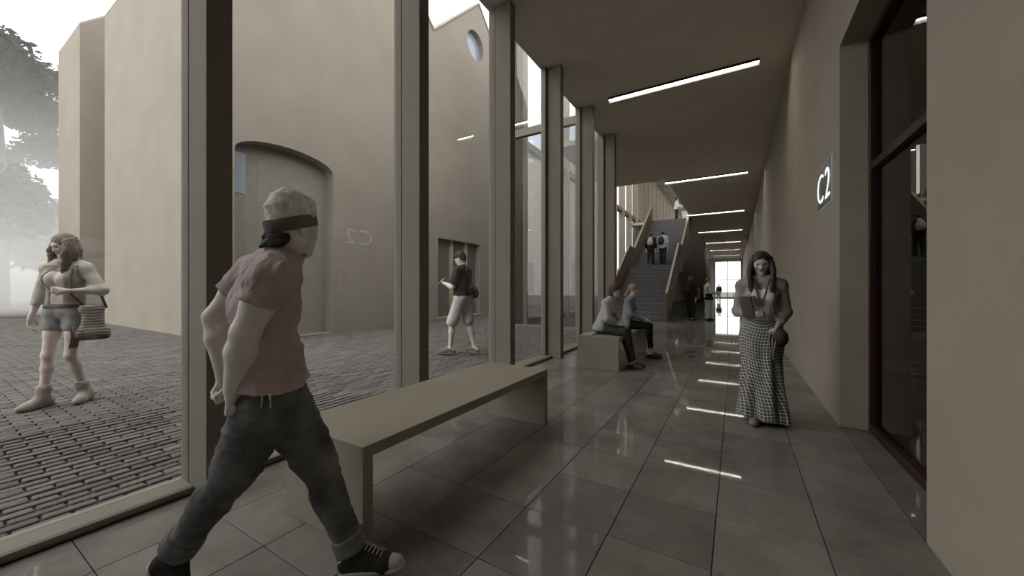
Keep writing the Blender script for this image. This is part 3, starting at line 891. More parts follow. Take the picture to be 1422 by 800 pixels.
def hand_prims(J, n, pose='relaxed', pn=None):
    """palm, four fingers of unequal length and a thumb leaving the side of the palm"""
    s = J['s'] * (.92 if J['fem'] else 1.0); W = J['w' + n]
    d = Vector(J['hd' + n]).normalized()
    # palm normal (direction the fingers curl towards) and side towards the thumb
    if pn is None: pn = J.get('pn' + n)
    if pn is None:
        inw = (J['pel'] - W); pn = inw - d * inw.dot(d)
    pn = Vector(pn); pn = (pn - d * pn.dot(d)).normalized()
    th = d.cross(pn) if n == 'L' else pn.cross(d)          # thumb side
    th = th.normalized()
    out = [rc(W - d * .01, W + d * .025 * s, .026 * s, .027 * s, .02, (pn, .75))]
    ln = {'relaxed': (.30, .45, .4), 'fist': (1.2, 1.5, 1.0), 'hold': (.55, .75, .5), 'flat': (.08, .1, .05)}[pose]
    lens = (.036, .041, .038, .030); offs = (.027, .009, -.009, -.026)
    rad = max(.0088 * s, J.get('fr', 0))
    for i in range(4):
        k0 = W + d * .088 * s + th * offs[i] * s
        out.append(rc(W + d * .02 * s + th * offs[i] * .7 * s, k0, .0155 * s, .0115 * s, .012, (pn, .85)))
        a = 0; p = k0
        for j, f in enumerate((1.0, .72, .55)):
            a += ln[j] * (1 + .12 * i)
            q = p + (d * math.cos(a) + pn * math.sin(a)) * lens[i] * f * s * 1.15
            out.append(rc(p, q, rad * (1.08 - .08 * j), rad * (1.0 - .1 * j), .004)); p = q
    t0 = W + d * .022 * s + th * .022 * s
    t1 = t0 + (d * .72 + th * .62 + pn * .25) * .04 * s
    if pose in ('fist', 'hold'): t2 = t1 + (d * .75 - th * .1 + pn * .6) * .032 * s; t3 = t2 + (d * .5 - th * .6 + pn * .55) * .024 * s
    else: t2 = t1 + (d * .9 + th * .25 + pn * .2) * .03 * s; t3 = t2 + (d * 1.0 + pn * .1) * .022 * s
    out += [rc(t0, t1, .0155 * s, .0125 * s, .012), rc(t1, t2, rad * 1.2, rad * 1.1, .005), rc(t2, t3, rad * 1.1, rad * .9, .004)]
    return out

def leg_prims(J, n, thigh=True, calf=True):
    s = J['s']; g = (.95 if J['fem'] else 1.0) * J.get('g', 1.0)
    Hp, K, A = J['h' + n], J['k' + n], J['a' + n]
    out = []
    ax = (A - K).normalized(); back = -J['F']; back = (back - ax * back.dot(ax)).normalized()
    if thigh: out += [rc(Hp, Hp.lerp(K, .5), .086 * s * J.get('g', 1), .070 * s * g, .04 * s), rc(Hp.lerp(K, .45), K, .071 * s * g, .051 * s * g, .03 * s)]
    if calf:
        mid = K.lerp(A, .3) + back * .012 * s
        out += [rc(K, mid, .048 * s * g, .052 * s * g, .03 * s), rc(mid, A, .052 * s * g, .032 * s * g, .03 * s)]
    return out

def foot_prims(J, n, w=1.0):
    s = J['s']; A, T, Hl = J['a' + n], J['t' + n], J['l' + n]
    fd = (T - Hl).normalized()
    mid = Hl.lerp(T, .55)
    ball = Hl.lerp(T, .78)
    upv = (A - Hl.lerp(T, .25)).normalized()
    return [rc(A, Hl + upv * .012 * s, .033 * s, .034 * s, .02 * s), rc(A, mid + upv * .022 * s, .034 * s, .033 * s, .03 * s),
            rc(Hl + upv * .0 * s, ball, .034 * s * w, .036 * s * w, .025 * s), rc(ball, T, .036 * s * w, .024 * s * w, .02 * s)]

def head_prims(J):
    s = J['s'] * (.95 if J['fem'] else 1.0); f, r, u, c = J['hf'], J['hr'], J['hu'], J['hc']
    A = (f, r, u)
    at = lambda a, b, d: c + f * (a * s) + r * (b * s) + u * (d * s)
    jw = .040 if J['fem'] else .048
    out = [el(at(-.008, 0, .022), A, (.098 * s, .078 * s, .098 * s), .02),
           el(at(.020, 0, -.028), A, (.074 * s, .064 * s, .085 * s), .03),
           rc(at(.012, jw, -.062), at(.066, .012, -.098), .022 * s, .020 * s, .03), rc(at(.012, -jw, -.062), at(.066, -.012, -.098), .022 * s, .020 * s, .03),
           rc(at(.078, 0, .012), at(.104, 0, -.030), .008 * s, .0125 * s, .012), rc(at(.094, .012, -.033), at(.094, -.012, -.033), .008 * s, .008 * s, .008),
           rc(at(.078, .04, .026), at(.086, .01, .022), .010 * s, .010 * s, .015), rc(at(.078, -.04, .026), at(.086, -.01, .022), .010 * s, .010 * s, .015),
           rc(at(.085, .018, -.064), at(.085, -.018, -.064), .008 * s, .008 * s, .010),
           rc(at(.055, .045, -.02), at(.045, .052, -.01), .02 * s, .02 * s, .02), rc(at(.055, -.045, -.02), at(.045, -.052, -.01), .02 * s, .02 * s, .02)]
    for sg in (1, -1):
        out.append(el(at(-.006, sg * .078, -.012), (f, r, u), (.019 * s, .009 * s, .031 * s), .006))
    out.append(rc(J['nb'] - UP * .02 * s, c - u * .055 * s - f * .018 * s, .054 * s if not J['fem'] else .046 * s, .048 * s if not J['fem'] else .042 * s, .025))
    return out

def head_subs(J):
    s = J['s'] * (.95 if J['fem'] else 1.0); f, r, u, c = J['hf'], J['hr'], J['hu'], J['hc']
    return [el(c + f * (.096 * s) + r * (sg * .031 * s) + u * (.004 * s), (f, r, u), (.014 * s, .017 * s, .011 * s), .012) for sg in (1, -1)]

def face_bits(J, parent, res, lipm, darkm):
    s = J['s'] * (.95 if J['fem'] else 1.0); f, r, u, c = J['hf'], J['hr'], J['hu'], J['hc']
    at = lambda a, b, d: c + f * (a * s) + r * (b * s) + u * (d * s)
    for sg in (1, -1):
        sdf_mesh('eye', [el(at(.080, sg * .031, .003), (f, r, u), (.012 * s, .013 * s, .007 * s), .004)], .003, darkm, parent)
        sdf_mesh('eyebrow', [rc(at(.090, sg * .016, .026), at(.078, sg * .048, .028), .004 * s, .003 * s, .004)], .003, darkm, parent)
    sdf_mesh('lips', [rc(at(.091, .018, -.063), at(.096, 0, -.061), .004 * s, .006 * s, .004), rc(at(.096, 0, -.061), at(.091, -.018, -.063), .006 * s, .004 * s, .004),
                      rc(at(.091, .014, -.069), at(.091, -.014, -.069), .005 * s, .005 * s, .004)], .003, lipm, parent)

def body(J, parent, res, skin, hands=('relaxed', 'relaxed'), feet=True, face=None):
    J['fr'] = res * .95
    pr = torso_prims(J) + head_prims(J)
    for n, hp in zip('RL', hands):
        pr += arm_prims(J, n) + hand_prims(J, n, hp) + leg_prims(J, n)
        if feet: pr += foot_prims(J, n, .85)
    o = sdf_mesh('body', pr, res, skin, parent, subs=head_subs(J))
    if face: face_bits(J, o, res, *face)
    return o

def shirt_prims(J, sleeveR, sleeveL, loose=0.0):
    """torso + sleeves to a fraction of the arm: 1 = elbow, 2 = wrist"""
    s = J['s']; out = torso_prims(J)
    for n, f in (('R', sleeveR), ('L', sleeveL)):
        S, E, W = J['s' + n], J['e' + n], J['w' + n]
        if f <= 0: continue
        g = (.88 if J['fem'] else 1) * J.get('g', 1)
        if f <= 1.0:
            out.append(rc(S, S.lerp(E, f), .062 * s * g, (.062 + loose) * s * g, .03 * s))
        else:
            out.append(rc(S, E, .060 * s * g, (.050 + loose * .6) * s * g, .03 * s)); out.append(rc(E, E.lerp(W, f - 1), (.050 + loose * .6) * s * g, (.038 + loose * .5) * s * g, .025 * s))
    return out

def trouser_prims(J, fr=2.0, loose=0.0):
    """fr: 1 = to the knee, 2 = to the ankle"""
    s = J['s'] * J.get('g', 1); out = []
    lp = (J['hR'] - J['hL']).normalized()
    for sg, n in ((1, 'R'), (-1, 'L')):
        Hp, K, A = J['h' + n], J['k' + n], J['a' + n]
        p = J['pel'] + lp * (sg * .068 * s)
        w = J['wai'] + lp * (sg * .058 * s)
        out += [rc(w.lerp(p, .55), p, .098 * s, .102 * s, .05 * s), rc(p, Hp, .100 * s, .092 * s, .05 * s)]
        if fr <= 1: out.append(rc(Hp, Hp.lerp(K, fr), .092 * s, (.080 + loose) * s, .035 * s))
        else:
            out.append(rc(Hp, K, .090 * s, (.060 + loose * .6) * s, .035 * s)); M_ = K.lerp(A, .3) - J['F'] * .012 * s; out.append(rc(K, M_, (.062 + loose * .6) * s, (.062 + loose * .8) * s, .03 * s)); out.append(rc(M_, K.lerp(A, fr - 1), (.062 + loose * .8) * s, (.048 + loose) * s, .03 * s))
    return out

def person(base, label, group=None):
    o = empty('person', base, label, 'person', group)
    return o

def fabric(name, col, var=.12, scale=25, bump=.25, bscale=350, rough=.9):
    return mat(name, col, rough, var, scale, bump, bscale, spec=.15)

SKIN = mat('skin', (.64, .545, .49, 1), .55, .05, 20, .05, 200, spec=.35)
SKIN_G = mat('skin_pale', (.72, .68, .645, 1), .55, .05, 20, .05, 200, spec=.35)
LIPS = mat('lip_tone', (.30, .17, .15, 1), .45, .05)
DARK = mat('lash_dark', (.06, .048, .042, 1), .5, .05)

def hair_long(J, parent, m, res, length=.38, n=46, wave=.02, seed=1, side=None, spread=1.0, front=True, ff=.005):
    s = J['s'] * (.95 if J['fem'] else 1); f, r, u, c = J['hf'], J['hr'], J['hu'], J['hc']
    rng = random.Random(seed)
    pr = [el(c - f * .016 * s + u * .034 * s, (f, r, u), (.103 * s, .089 * s, .100 * s), .015)]
    for i in range(n):
        a = math.radians(rng.uniform(62, 298))           # around the head, 0 = face
        dirv = f * math.cos(a) + r * math.sin(a)
        p = c + f * (-.012 * s) + dirv * (.086 * s) + u * rng.uniform(.0, .07) * s
        Ls = length * s * rng.uniform(.75, 1.05)
        seg = 6; rad = rng.uniform(.011, .017) * s
        ph = rng.uniform(0, 6.28)
        fr_side = abs(math.degrees(a) - 180) > 75
        for j in range(seg):
            t = (j + 1) / seg
            out = dirv * (.012 * s if j < 2 else -.004 * s) * spread
            if fr_side and front: out += f * ff * s
            q = p + V3(0, 0, -Ls / seg) + out + dirv.cross(UP) * (wave * s * math.sin(ph + t * 9)) * .6
            pr.append(rc(p, q, rad * (1.05 - .1 * j / seg), rad * (.98 - .45 * t * t), .010)); p = q
    cutf = [el(c + f * .112 * s - u * .036 * s, (f, r, u), (.064 * s, .060 * s, .102 * s), .012)]
    return sdf_mesh('hair', pr, res, m, parent, subs=cutf, wr=(.0025, 190, seed))

def hair_short(J, parent, m, res, wr=(.003, 160, 2), low=.0, front=.055):
    s = J['s']; f, r, u, c = J['hf'], J['hr'], J['hu'], J['hc']
    pr = [el(c - f * .012 * s + u * .034 * s, (f, r, u), (.104 * s, .086 * s, .098 * s), .015),
          el(c - f * .052 * s - u * (.028 + low) * s, (f, r, u), (.052 * s, .070 * s, .055 * s), .02)]
    return sdf_mesh('hair', pr, res, m, parent, subs=[el(c + f * .118 * s - u * .05 * s, (f, r, u), (.07 * s, .095 * s, .115 * s), .01),
              el(c + f * .03 * s - u * .07 * s, (f, r, u), (.06 * s, .12 * s, .05 * s), .01)], wr=wr)

def shoes(J, parent, m, res, inf=.006, sole=None, high=0.0):
    made = {}
    for n in 'RL':
        pr = foot_prims(J, n)
        A = J['a' + n]
        if high: pr.append(rc(A, A.lerp(J['k' + n], high), .040 * J['s'], .046 * J['s'], .02))
        Hl, T = J['l' + n], J['t' + n]; fd = (T - Hl).normalized(); sd = fd.cross(UP).normalized(); nn = sd.cross(fd).normalized()
        bot = Hl - nn * .034 * J['s']
        sh = made[n] = sdf_mesh('shoe', pr, res, m, parent, inf=inf, cuts=[(bot, -nn)] + ([] if high else [(A + UP * .0, (A - Hl.lerp(T, .3)).normalized())]))
        if sole:
            sdf_mesh('shoe_sole', [rc(Hl - nn * .018 * J['s'], T - nn * .006 * J['s'], .040 * J['s'], .034 * J['s'], .02)], res, sole, sh, inf=inf,
                     cuts=[(bot, -nn), (Hl - nn * .012 * J['s'], nn)])
    return made

def backpack(base_pt, back_dir, s, m, label, res, w=.15, h=.22, d=.085, straps=None):
    b = -Vector(back_dir).normalized(); r = b.cross(UP).normalized()
    e = empty('backpack', base_pt - UP * h * s, label, 'backpack')
    c = base_pt + Vector(back_dir).normalized() * d * s * .9
    sdf_mesh('bag_body', [el(c, (b, r, UP), (d * s, w * s, h * s), .02), rc(c - UP * h * .55 * s - r * w * .45 * s, c - UP * h * .55 * s + r * w * .45 * s, .08 * s, .08 * s, .05)], res, m, e, wr=(.003, 40, 3))
    sdf_mesh('bag_pocket', [el(c - b * d * .75 * s - UP * h * .3 * s, (b, r, UP), (d * .5 * s, w * .72 * s, h * .45 * s), .02)], res, straps or m, e)
    return e
# ------------------------------------------------------------------ the walking man in the beanie (foreground)
def man_beanie():
    B = P(380, 401, 1.62); B.z = 0
    J = dict(fem=False, s=1.0, B=B, g=.93, ag=1.2)
    J.update(pel=P(378, 545, 1.61), wai=P(370, 490, 1.61), che=P(366, 425, 1.60), nb=P(396, 357, 1.60), hc=P(407, 316, 1.60),
             sR=P(377, 385, 1.455), sL=P(352, 378, 1.755), eR=P(341, 462, 1.42), wR=P(324, 540, 1.44), eL=P(299, 441, 1.75), wL=P(313, 525, 1.72),
             hR=P(371, 556, 1.53), hL=P(390, 553, 1.69), kR=P(322, 664, 1.53), aR=P(246, 764, 1.55), kL=P(446, 652, 1.70), aL=P(490, 764, 1.70))
    J['F'] = (J['sR'] - J['sL']).cross(UP).normalized() * -1
    J['F'] = RGT.copy()
    J['R'] = -FWD
    J['lR'] = P(226, 786, 1.55); J['tR'] = P(262, 848, 1.54)
    J['lL'] = P(484, 784, 1.70); J['tL'] = P(550, 780, 1.66)
    J['hdR'] = P(312, 590, 1.45) - J['wR']; J['hdL'] = P(320, 575, 1.70) - J['wL']
    J['pnR'] = RGT * .8 + FWD * .5; J['pnL'] = -FWD * .9 + RGT * .3
    set_head(J, fdir=RGT * .46 + FWD * .88 - UP * .04)
    J['hu'] = (J['hu'] + J['hf'] * .05).normalized()
    p = person((B.x, B.y, 0), 'man in a grey beanie, mauve t-shirt and cuffed dark jeans striding past the bench')
    res = .0062
    TEE = fabric('mauve_jersey', (.47, .395, .39, 1), .10, 14, .3, 300)
    JEAN = fabric('dark_denim', (.15, .153, .158, 1), .5, 7, .5, 420)
    JCUFF = fabric('denim_cuff', (.20, .20, .20, 1), .2, 30, .4, 420)
    BEAN = mat('beanie_knit', (.80, .79, .765, 1), .95, .25, 40, .6, 240, spec=.1, stretch=(1, 1, .25))
    BAND = mat('beanie_band', (.17, .16, .163, 1), .95, .12, 60, .4, 300, spec=.1)
    HAIR = mat('dark_hair', (.028, .022, .018, 1), .6, .4, 60, .5, 200)
    SHOE = fabric('black_canvas', (.035, .035, .037, 1), .2, 30, .3, 400)
    RUB = mat('white_rubber', (.40, .39, .37, 1), .6, .08)
    s = 1.0
    body(J, p, res, SKIN_G, ('fist', 'fist'), face=(LIPS, DARK))
    # t-shirt: short sleeves, hem below the waist, round neckline
    lean = (J['nb'] - J['pel']).normalized()
    sleeves = []; tee = torso_prims(J); lp_ = (J['hR'] - J['hL']).normalized()
    for sg in (1, -1): tee.append(rc(J['wai'] + lp_ * sg * .062, J['pel'] + lp_ * sg * .072, .098, .110, .05))
    for n, f in (('R', .50), ('L', .50)):
        S, E = J['s' + n], J['e' + n]; E2 = S.lerp(E, f); dd = (E - S).normalized()
        tee.append(rc(S, S.lerp(E, .2), .060, .058, .03))
        sleeves.append(dict(prims=[rc(S - dd * .01, E2 + dd * .06, .062, .070, .02)], cuts=[(E2, dd)]))
    ad = {n: (J['e' + n] - J['s' + n]).normalized() for n in 'RL'}
    neck = J['nb'] + lean * .02
    ts = sdf_mesh('t_shirt', tee, res, TEE, p, inf=.017, wr=(.0050, 62, 4), cuts=[(P(373, 529, 1.61), -lean), ],
             subs=[rc(J['nb'] - UP * .005, J['hc'], .070, .066, .012)] )
    for sl_ in sleeves: sdf_mesh('sleeve', sl_['prims'], res, TEE, ts, inf=.010, wr=(.004, 62, 11), cuts=sl_['cuts'])
    # jeans with rolled cuffs
    tr = trouser_prims(J, 1.90, .003) + [rc(J['h' + n].lerp(J['k' + n], .2), J['h' + n].lerp(J['k' + n], .8), .092, .076, .05) for n in 'RL']
    kn = lambda n, t: J['k' + n].lerp(J['a' + n], t)
    ld = {n: (J['a' + n] - J['k' + n]).normalized() for n in 'RL'}
    jn = sdf_mesh('jeans', tr, res, JEAN, p, inf=.009, wr=(.0030, 70, 9), cuts=[(P(374, 524, 1.61), lean)])
    for n in 'RL':
        sdf_mesh('jeans_cuff', [rc(kn(n, .80), kn(n, .99), .070, .072, .01)], .006, JEAN if n == 'R' else JCUFF, jn, wr=(.0015, 60, 2), cuts=[(kn(n, .80), -ld[n]), (kn(n, .985), ld[n])])
    shd = shoes(J, p, SHOE, .006, .005, RUB)
    tL = J['tL']; fd = (tL - J['lL']).normalized()
    sdf_mesh('toe_cap', [rc(tL - fd * .02, tL + fd * .004, .036, .030, .02)], .005, RUB, shd['L'])
    A, T = J['aL'], J['tL']
    for i in range(6):
        t = .28 + i * .085
        c = (A + UP * -.002).lerp(T, t) + UP * (.046 - .016 * i / 5)
        w = FWD * .022
        tube('shoe_lace', [c - w - fd * .008 - UP * .006, c + UP * .006, c + w + fd * .008 - UP * .006], .0035, RUB, shd['L'], 6)
    # beanie: slouchy knit crown and dark ribbed band
    f, r, u, c = J['hf'], J['hr'], J['hu'], J['hc']
    bo = sdf_mesh('beanie', [el(c + u * .052 - f * .010, (f, r, u), (.101, .087, .088), .03), el(c + u * .098 - f * .038 + r * .012, (f, r, u), (.060, .064, .050), .035), el(c + u * .108 + f * .030 - r * .01, (f, r, u), (.052, .060, .042), .035)], .006, BEAN, p,
             wr=(.0040, 75, 5), cuts=[(c + u * .030, -(u - f * .42).normalized())])
    bt = (u - f * .42).normalized()
    sdf_mesh('beanie_band', [el(c + u * .022 - f * .012, (f, r, u), (.106, .091, .119), .02)], .006, BAND, bo, wr=(.001, 60, 1), cuts=[(c + u * .050, bt), (c - u * .008, -bt)])
    rng = random.Random(5); cu = []
    for i in range(46):
        a = math.radians(rng.uniform(122, 238)); dv = f * math.cos(a) * .098 + r * math.sin(a) * .080
        q = c + dv * .96 - u * (rng.uniform(.030, .070) - .30 * min(0, dv.dot(f)) * .5) - f * .008
        cu.append(rc(q, q + V3(rng.uniform(-.01, .01), rng.uniform(-.01, .01), -.012), .010, .008, .004))
    sdf_mesh('hair', cu, .005, HAIR, p)
    # belt loops and the carabiner hanging from them
    for k in (0, 1):
        q = P(364 + k * 11, 547, 1.425 - .004 * k)
        tube('carabiner', [q, q + V3(0, 0, -.022), q - V3(0, 0, .055) + RGT * (-.004 + .006 * k)], .0035, mat('steel', (.5, .5, .5, 1), .3, .05, metal=1.0), jn, 6)
man_beanie()

# ------------------------------------------------------------------ woman with woven bag in the court
def woman_bag():
    b = P(92, 560, 3.76); b.z = ZG
    fdirn = (-FWD * .98 + RGT * .16).normalized(); hd = math.degrees(math.atan2(fdirn.y, fdirn.x))
    J = stand(b, hd, 1.70, True); J['g'] = .86
    L = J['L']
    J['F'] = fdirn
    J.update(eR=L(-.02, .235, 1.14), wR=L(.03, .275, .90), eL=L(-.02, -.30, 1.17), wL=L(.16, -.12, 1.16))
    J['hdR'] = V3(0, 0, -1) + fdirn * .15; J['hdL'] = fdirn * .35 + J['R'] * .9 + UP * .15; J['pnL'] = -fdirn
    J.update(kR=L(.09, .085, .51), aR=L(.12, .10, .085), tR=L(.29, .125, .03), lR=L(.07, .10, .035), kL=L(.05, -.075, .50), aL=L(-.08, -.10, .085), tL=L(.08, -.16, .03), lL=L(-.125, -.09, .035))
    set_head(J, fdir=(-FWD * .91 - RGT * .24 - UP * .34))
    p = person(tuple(b), 'woman in denim shorts, pale shirt and short boots looking down in the courtyard')
    res = .0095
    SH = fabric('cream_cotton', (.55, .52, .47, 1), .08, 12, .3, 250)
    VEST = fabric('pale_vest', (.33, .30, .26, 1), .25, 18, .3, 200)
    body(J, p, res, SKIN, ('relaxed', 'fist'), face=(LIPS, DARK))
    sdf_mesh('shirt', shirt_prims(J, 1.55, 1.35, .012), res, SH, p, inf=.010, wr=(.004, 36, 2), cuts=[(L(0, 0, 1.02), V3(0, 0, -1))],
             subs=[rc(J['nb'] - UP * .01, J['hc'], .062, .06, .012), rc(L(.13, 0, 1.44), L(.16, 0, 1.28), .05, .012, .01)])
    sdf_mesh('vest', torso_prims(J), res, VEST, p, inf=.020, wr=(.003, 30, 8), cuts=[(L(0, 0, .985), V3(0, 0, -1)), (L(0, 0, 1.43), V3(0, 0, 1))],
             subs=[rc(L(.16, .01, 1.5), L(.16, .01, .90), .085, .085, .01), rc(J['sR'], J['eR'], .075, .06, .01), rc(J['sL'], J['eL'], .075, .06, .01)])
    sdf_mesh('shorts', trouser_prims(J, .30, .006), res, fabric('washed_denim', (.27, .27, .265, 1), .25, 14, .4, 300), p, inf=.010, wr=(.003, 40, 3), cuts=[(L(0, 0, 1.03), UP)])
    sdf_mesh('belt', torso_prims(J), res, mat('brown_leather', (.055, .040, .032, 1), .5, .1), p, inf=.024, cuts=[(L(0, 0, 1.03), UP), (L(0, 0, .99), -UP)])
    BOOT = fabric('pale_suede', (.37, .33, .29, 1), .15, 16, .4, 150)
    shoes(J, p, BOOT, .008, .010, None, .22)
    for n in 'RL':
        A, K = J['a' + n], J['k' + n]
        sdf_mesh('sock', [rc(A.lerp(K, .16), A.lerp(K, .30), .047, .046, .01)], .007, fabric('grey_sock', (.33, .325, .31, 1), .1), p, wr=(.004, 120, 6), cuts=[(A.lerp(K, .30), UP)])
    hair_long(J, p, mat('brown_blonde_hair', (.16, .125, .098, 1), .55, .45, 9, .6, 120, stretch=(1, 1, .15)), .0075, .34, 95, .03, 4, spread=1.25)
    # woven bag hanging at her hip, strap over the shoulder
    c = L(.02, -.245, .85)
    bag = empty('shoulder_bag', c - UP * .2, 'striped woven brown shoulder bag with fringe on the woman in shorts', 'bag')
    WOV = mat('woven_stripes', (.13, .095, .075, 1), .9, .1, 20, .5, 120)
    nt = WOV.node_tree; n_ = nt.nodes; l_ = nt.links
    wv = n_.new('ShaderNodeTexWave'); wv.bands_direction = 'Z'; wv.inputs['Scale'].default_value = 11; wv.inputs['Distortion'].default_value = 5; wv.inputs['Detail'].default_value = 3
    tc = n_.new('ShaderNodeTexCoord'); l_.new(tc.outputs['Object'], wv.inputs[0])
    mx = n_.new('ShaderNodeMix'); mx.data_type = 'RGBA'; mx.inputs[6].default_value = (.11, .08, .065, 1); mx.inputs[7].default_value = (.42, .39, .34, 1)
    l_.new(wv.outputs['Fac'], mx.inputs[0]); l_.new(mx.outputs[2], n_['Principled BSDF'].inputs['Base Color'])
    r_ = J['R']
    bw = (RGT * .64 + FWD * .76).normalized(); bt_ = bw.cross(UP)
    sdf_mesh('bag_body', [rc(c + UP * .12 - bw * .06, c + UP * .12 + bw * .05, .035, .035, .05), rc(c - UP * .12 - bw * .075, c - UP * .12 + bw * .085, .045, .045, .06), rc(c - UP * .12 - bw * .04, c + UP * .12 - bw * .02, .05, .04, .05), rc(c - UP * .12 + bw * .05, c + UP * .12 + bw * .03, .05, .04, .05)], .009, WOV, bag, wr=(.004, 50, 2))
    sdf_mesh('bag_base', [rc(c - UP * .145 - bw * .075, c - UP * .145 + bw * .085, .044, .044, .02)], .009, mat('tan_leather', (.16, .11, .085, 1), .6, .2, 12), bag, inf=.004)
    for i in range(14):
        q = c - bw * (.09 + .004 * i) - UP * .05 + bt_ * (i % 5 - 2) * .016
        tube('fringe', [q, q - UP * .10 + bw * .006, q - UP * .21 - bw * .008], .004, MATS['tan_leather'], bag, 5)
    tube('bag_strap', [L(.05, -.23, .98), L(.13, -.16, 1.12), L(.115, -.13, 1.30), L(.03, -.115, 1.46), L(-.08, -.12, 1.42), L(-.13, -.18, 1.2), L(-.1, -.28, .98)], .012, MATS['brown_leather'], bag, 6)
woman_bag()

# ------------------------------------------------------------------ man with phone in the court
def man_phone():
    b = P(642, 490, 6.7); b.z = ZG
    fdirn = (-RGT * .86 + FWD * .30).normalized(); hd = math.degrees(math.atan2(fdirn.y, fdirn.x))
    J = stand(b, hd, 1.82, False)
    L = J['L']; J['F'] = fdirn
    J.update(eR=L(.05, .24, 1.12), eL=L(.06, -.24, 1.13), wR=L(.27, .10, 1.17), wL=L(.28, -.08, 1.19))
    J['hdR'] = fdirn * 1 - J['R'] * .35 + UP * .2; J['hdL'] = fdirn + J['R'] * .35 + UP * .25; J['pnR'] = UP * .7 - J['R'] * .7; J['pnL'] = UP * .7 + J['R'] * .7
    J.update(kR=L(-.07, .11, .50), aR=L(-.17, .13, .085), tR=L(.01, .18, .03), lR=L(-.215, .12, .035), kL=L(.15, -.11, .50), aL=L(.17, -.12, .085), tL=L(.34, -.18, .03), lL=L(.125, -.11, .035))
    set_head(J, 0, 28)
    J['hc'] = J['hc'] + fdirn * .03
    p = person(tuple(b), 'man in dark t-shirt and white shorts looking at a phone in the courtyard')
    res = .011
    body(J, p, res, SKIN, ('hold', 'hold'), face=(LIPS, DARK))
    TEE = fabric('charcoal_jersey', (.045, .043, .045, 1), .15, 12)
    sdf_mesh('t_shirt', shirt_prims(J, .62, .62, .008), res, TEE, p, inf=.014, wr=(.004, 32, 3), cuts=[(L(0, 0, .93), -UP)], subs=[rc(J['nb'], J['hc'], .066, .064, .012)])
    sdf_mesh('shorts', trouser_prims(J, .88, .012), res, fabric('white_twill', (.50, .49, .47, 1), .06, 12), p, inf=.010, wr=(.004, 30, 4), cuts=[(L(0, 0, .99), UP)])
    shoes(J, p, fabric('grey_brown_suede', (.16, .14, .12, 1), .15), .010, .008, mat('tan_sole', (.25, .22, .18, 1), .7))
    hair_short(J, p, mat('dark_hair', (.028, .022, .018, 1), .6), .008)
    ph = L(.39, .0, 1.25)
    e = empty('phone', ph - UP * .06, 'small phone held by the man in white shorts', 'phone')
    n_ = (fdirn * .7 + UP * .7).normalized(); r = J['R']; u2 = r.cross(n_).normalized()
    def slab(name, c, w, h, t, m):
        vv = [c + r * (a * w) + u2 * (b_ * h) + n_ * (d * t) for d in (-1, 1) for a, b_ in ((-1, -1), (1, -1), (1, 1), (-1, 1))]
        o = mesh_obj(name, vv, [(0, 3, 2, 1), (4, 5, 6, 7), (0, 1, 5, 4), (1, 2, 6, 5), (2, 3, 7, 6), (3, 0, 4, 7)], m, e)
        bm = bmesh.new(); bm.from_mesh(o.data); bmesh.ops.recalc_face_normals(bm, faces=bm.faces); bmesh.ops.bevel(bm, geom=bm.edges[:], offset=.003, segments=2, affect='EDGES'); bm.to_mesh(o.data); bm.free()
    slab('phone_body', ph, .036, .072, .004, mat('phone_white', (.7, .7, .7, 1), .3, .02))
    slab('phone_screen', ph - n_ * .0045, .032, .064, .001, mat('phone_glass', (.03, .03, .035, 1), .1, .02))
    # sling bag on his back hip
    c = L(-.16, .10, 1.06)
    e2 = empty('sling_bag', c - UP * .1, 'dark sling bag across the back of the man with the phone', 'bag')
    BAG = fabric('black_nylon', (.05, .05, .052, 1), .2, 20)
    bd = (J['R'] * .5 - UP * .45).normalized()
    sdf_mesh('bag_body', [rc(c - bd * .08, c + bd * .10, .075, .06, .03)], .009, BAG, e2, wr=(.003, 50, 2))
    sdf_mesh('bag_flap', [rc(c - fdirn * .05 - bd * .06, c - fdirn * .05 + bd * .06, .05, .04, .02)], .009, fabric('grey_nylon', (.10, .10, .10, 1), .1), e2)
    tube('bag_strap', [c + bd * .14, L(-.02, .22, 1.0), L(.13, .10, 1.12), L(.15, -.06, 1.3), L(.05, -.13, 1.47), L(-.10, -.10, 1.40), L(-.14, 0, 1.22), c - bd * .1], .012, BAG, e2, 6)
man_phone()

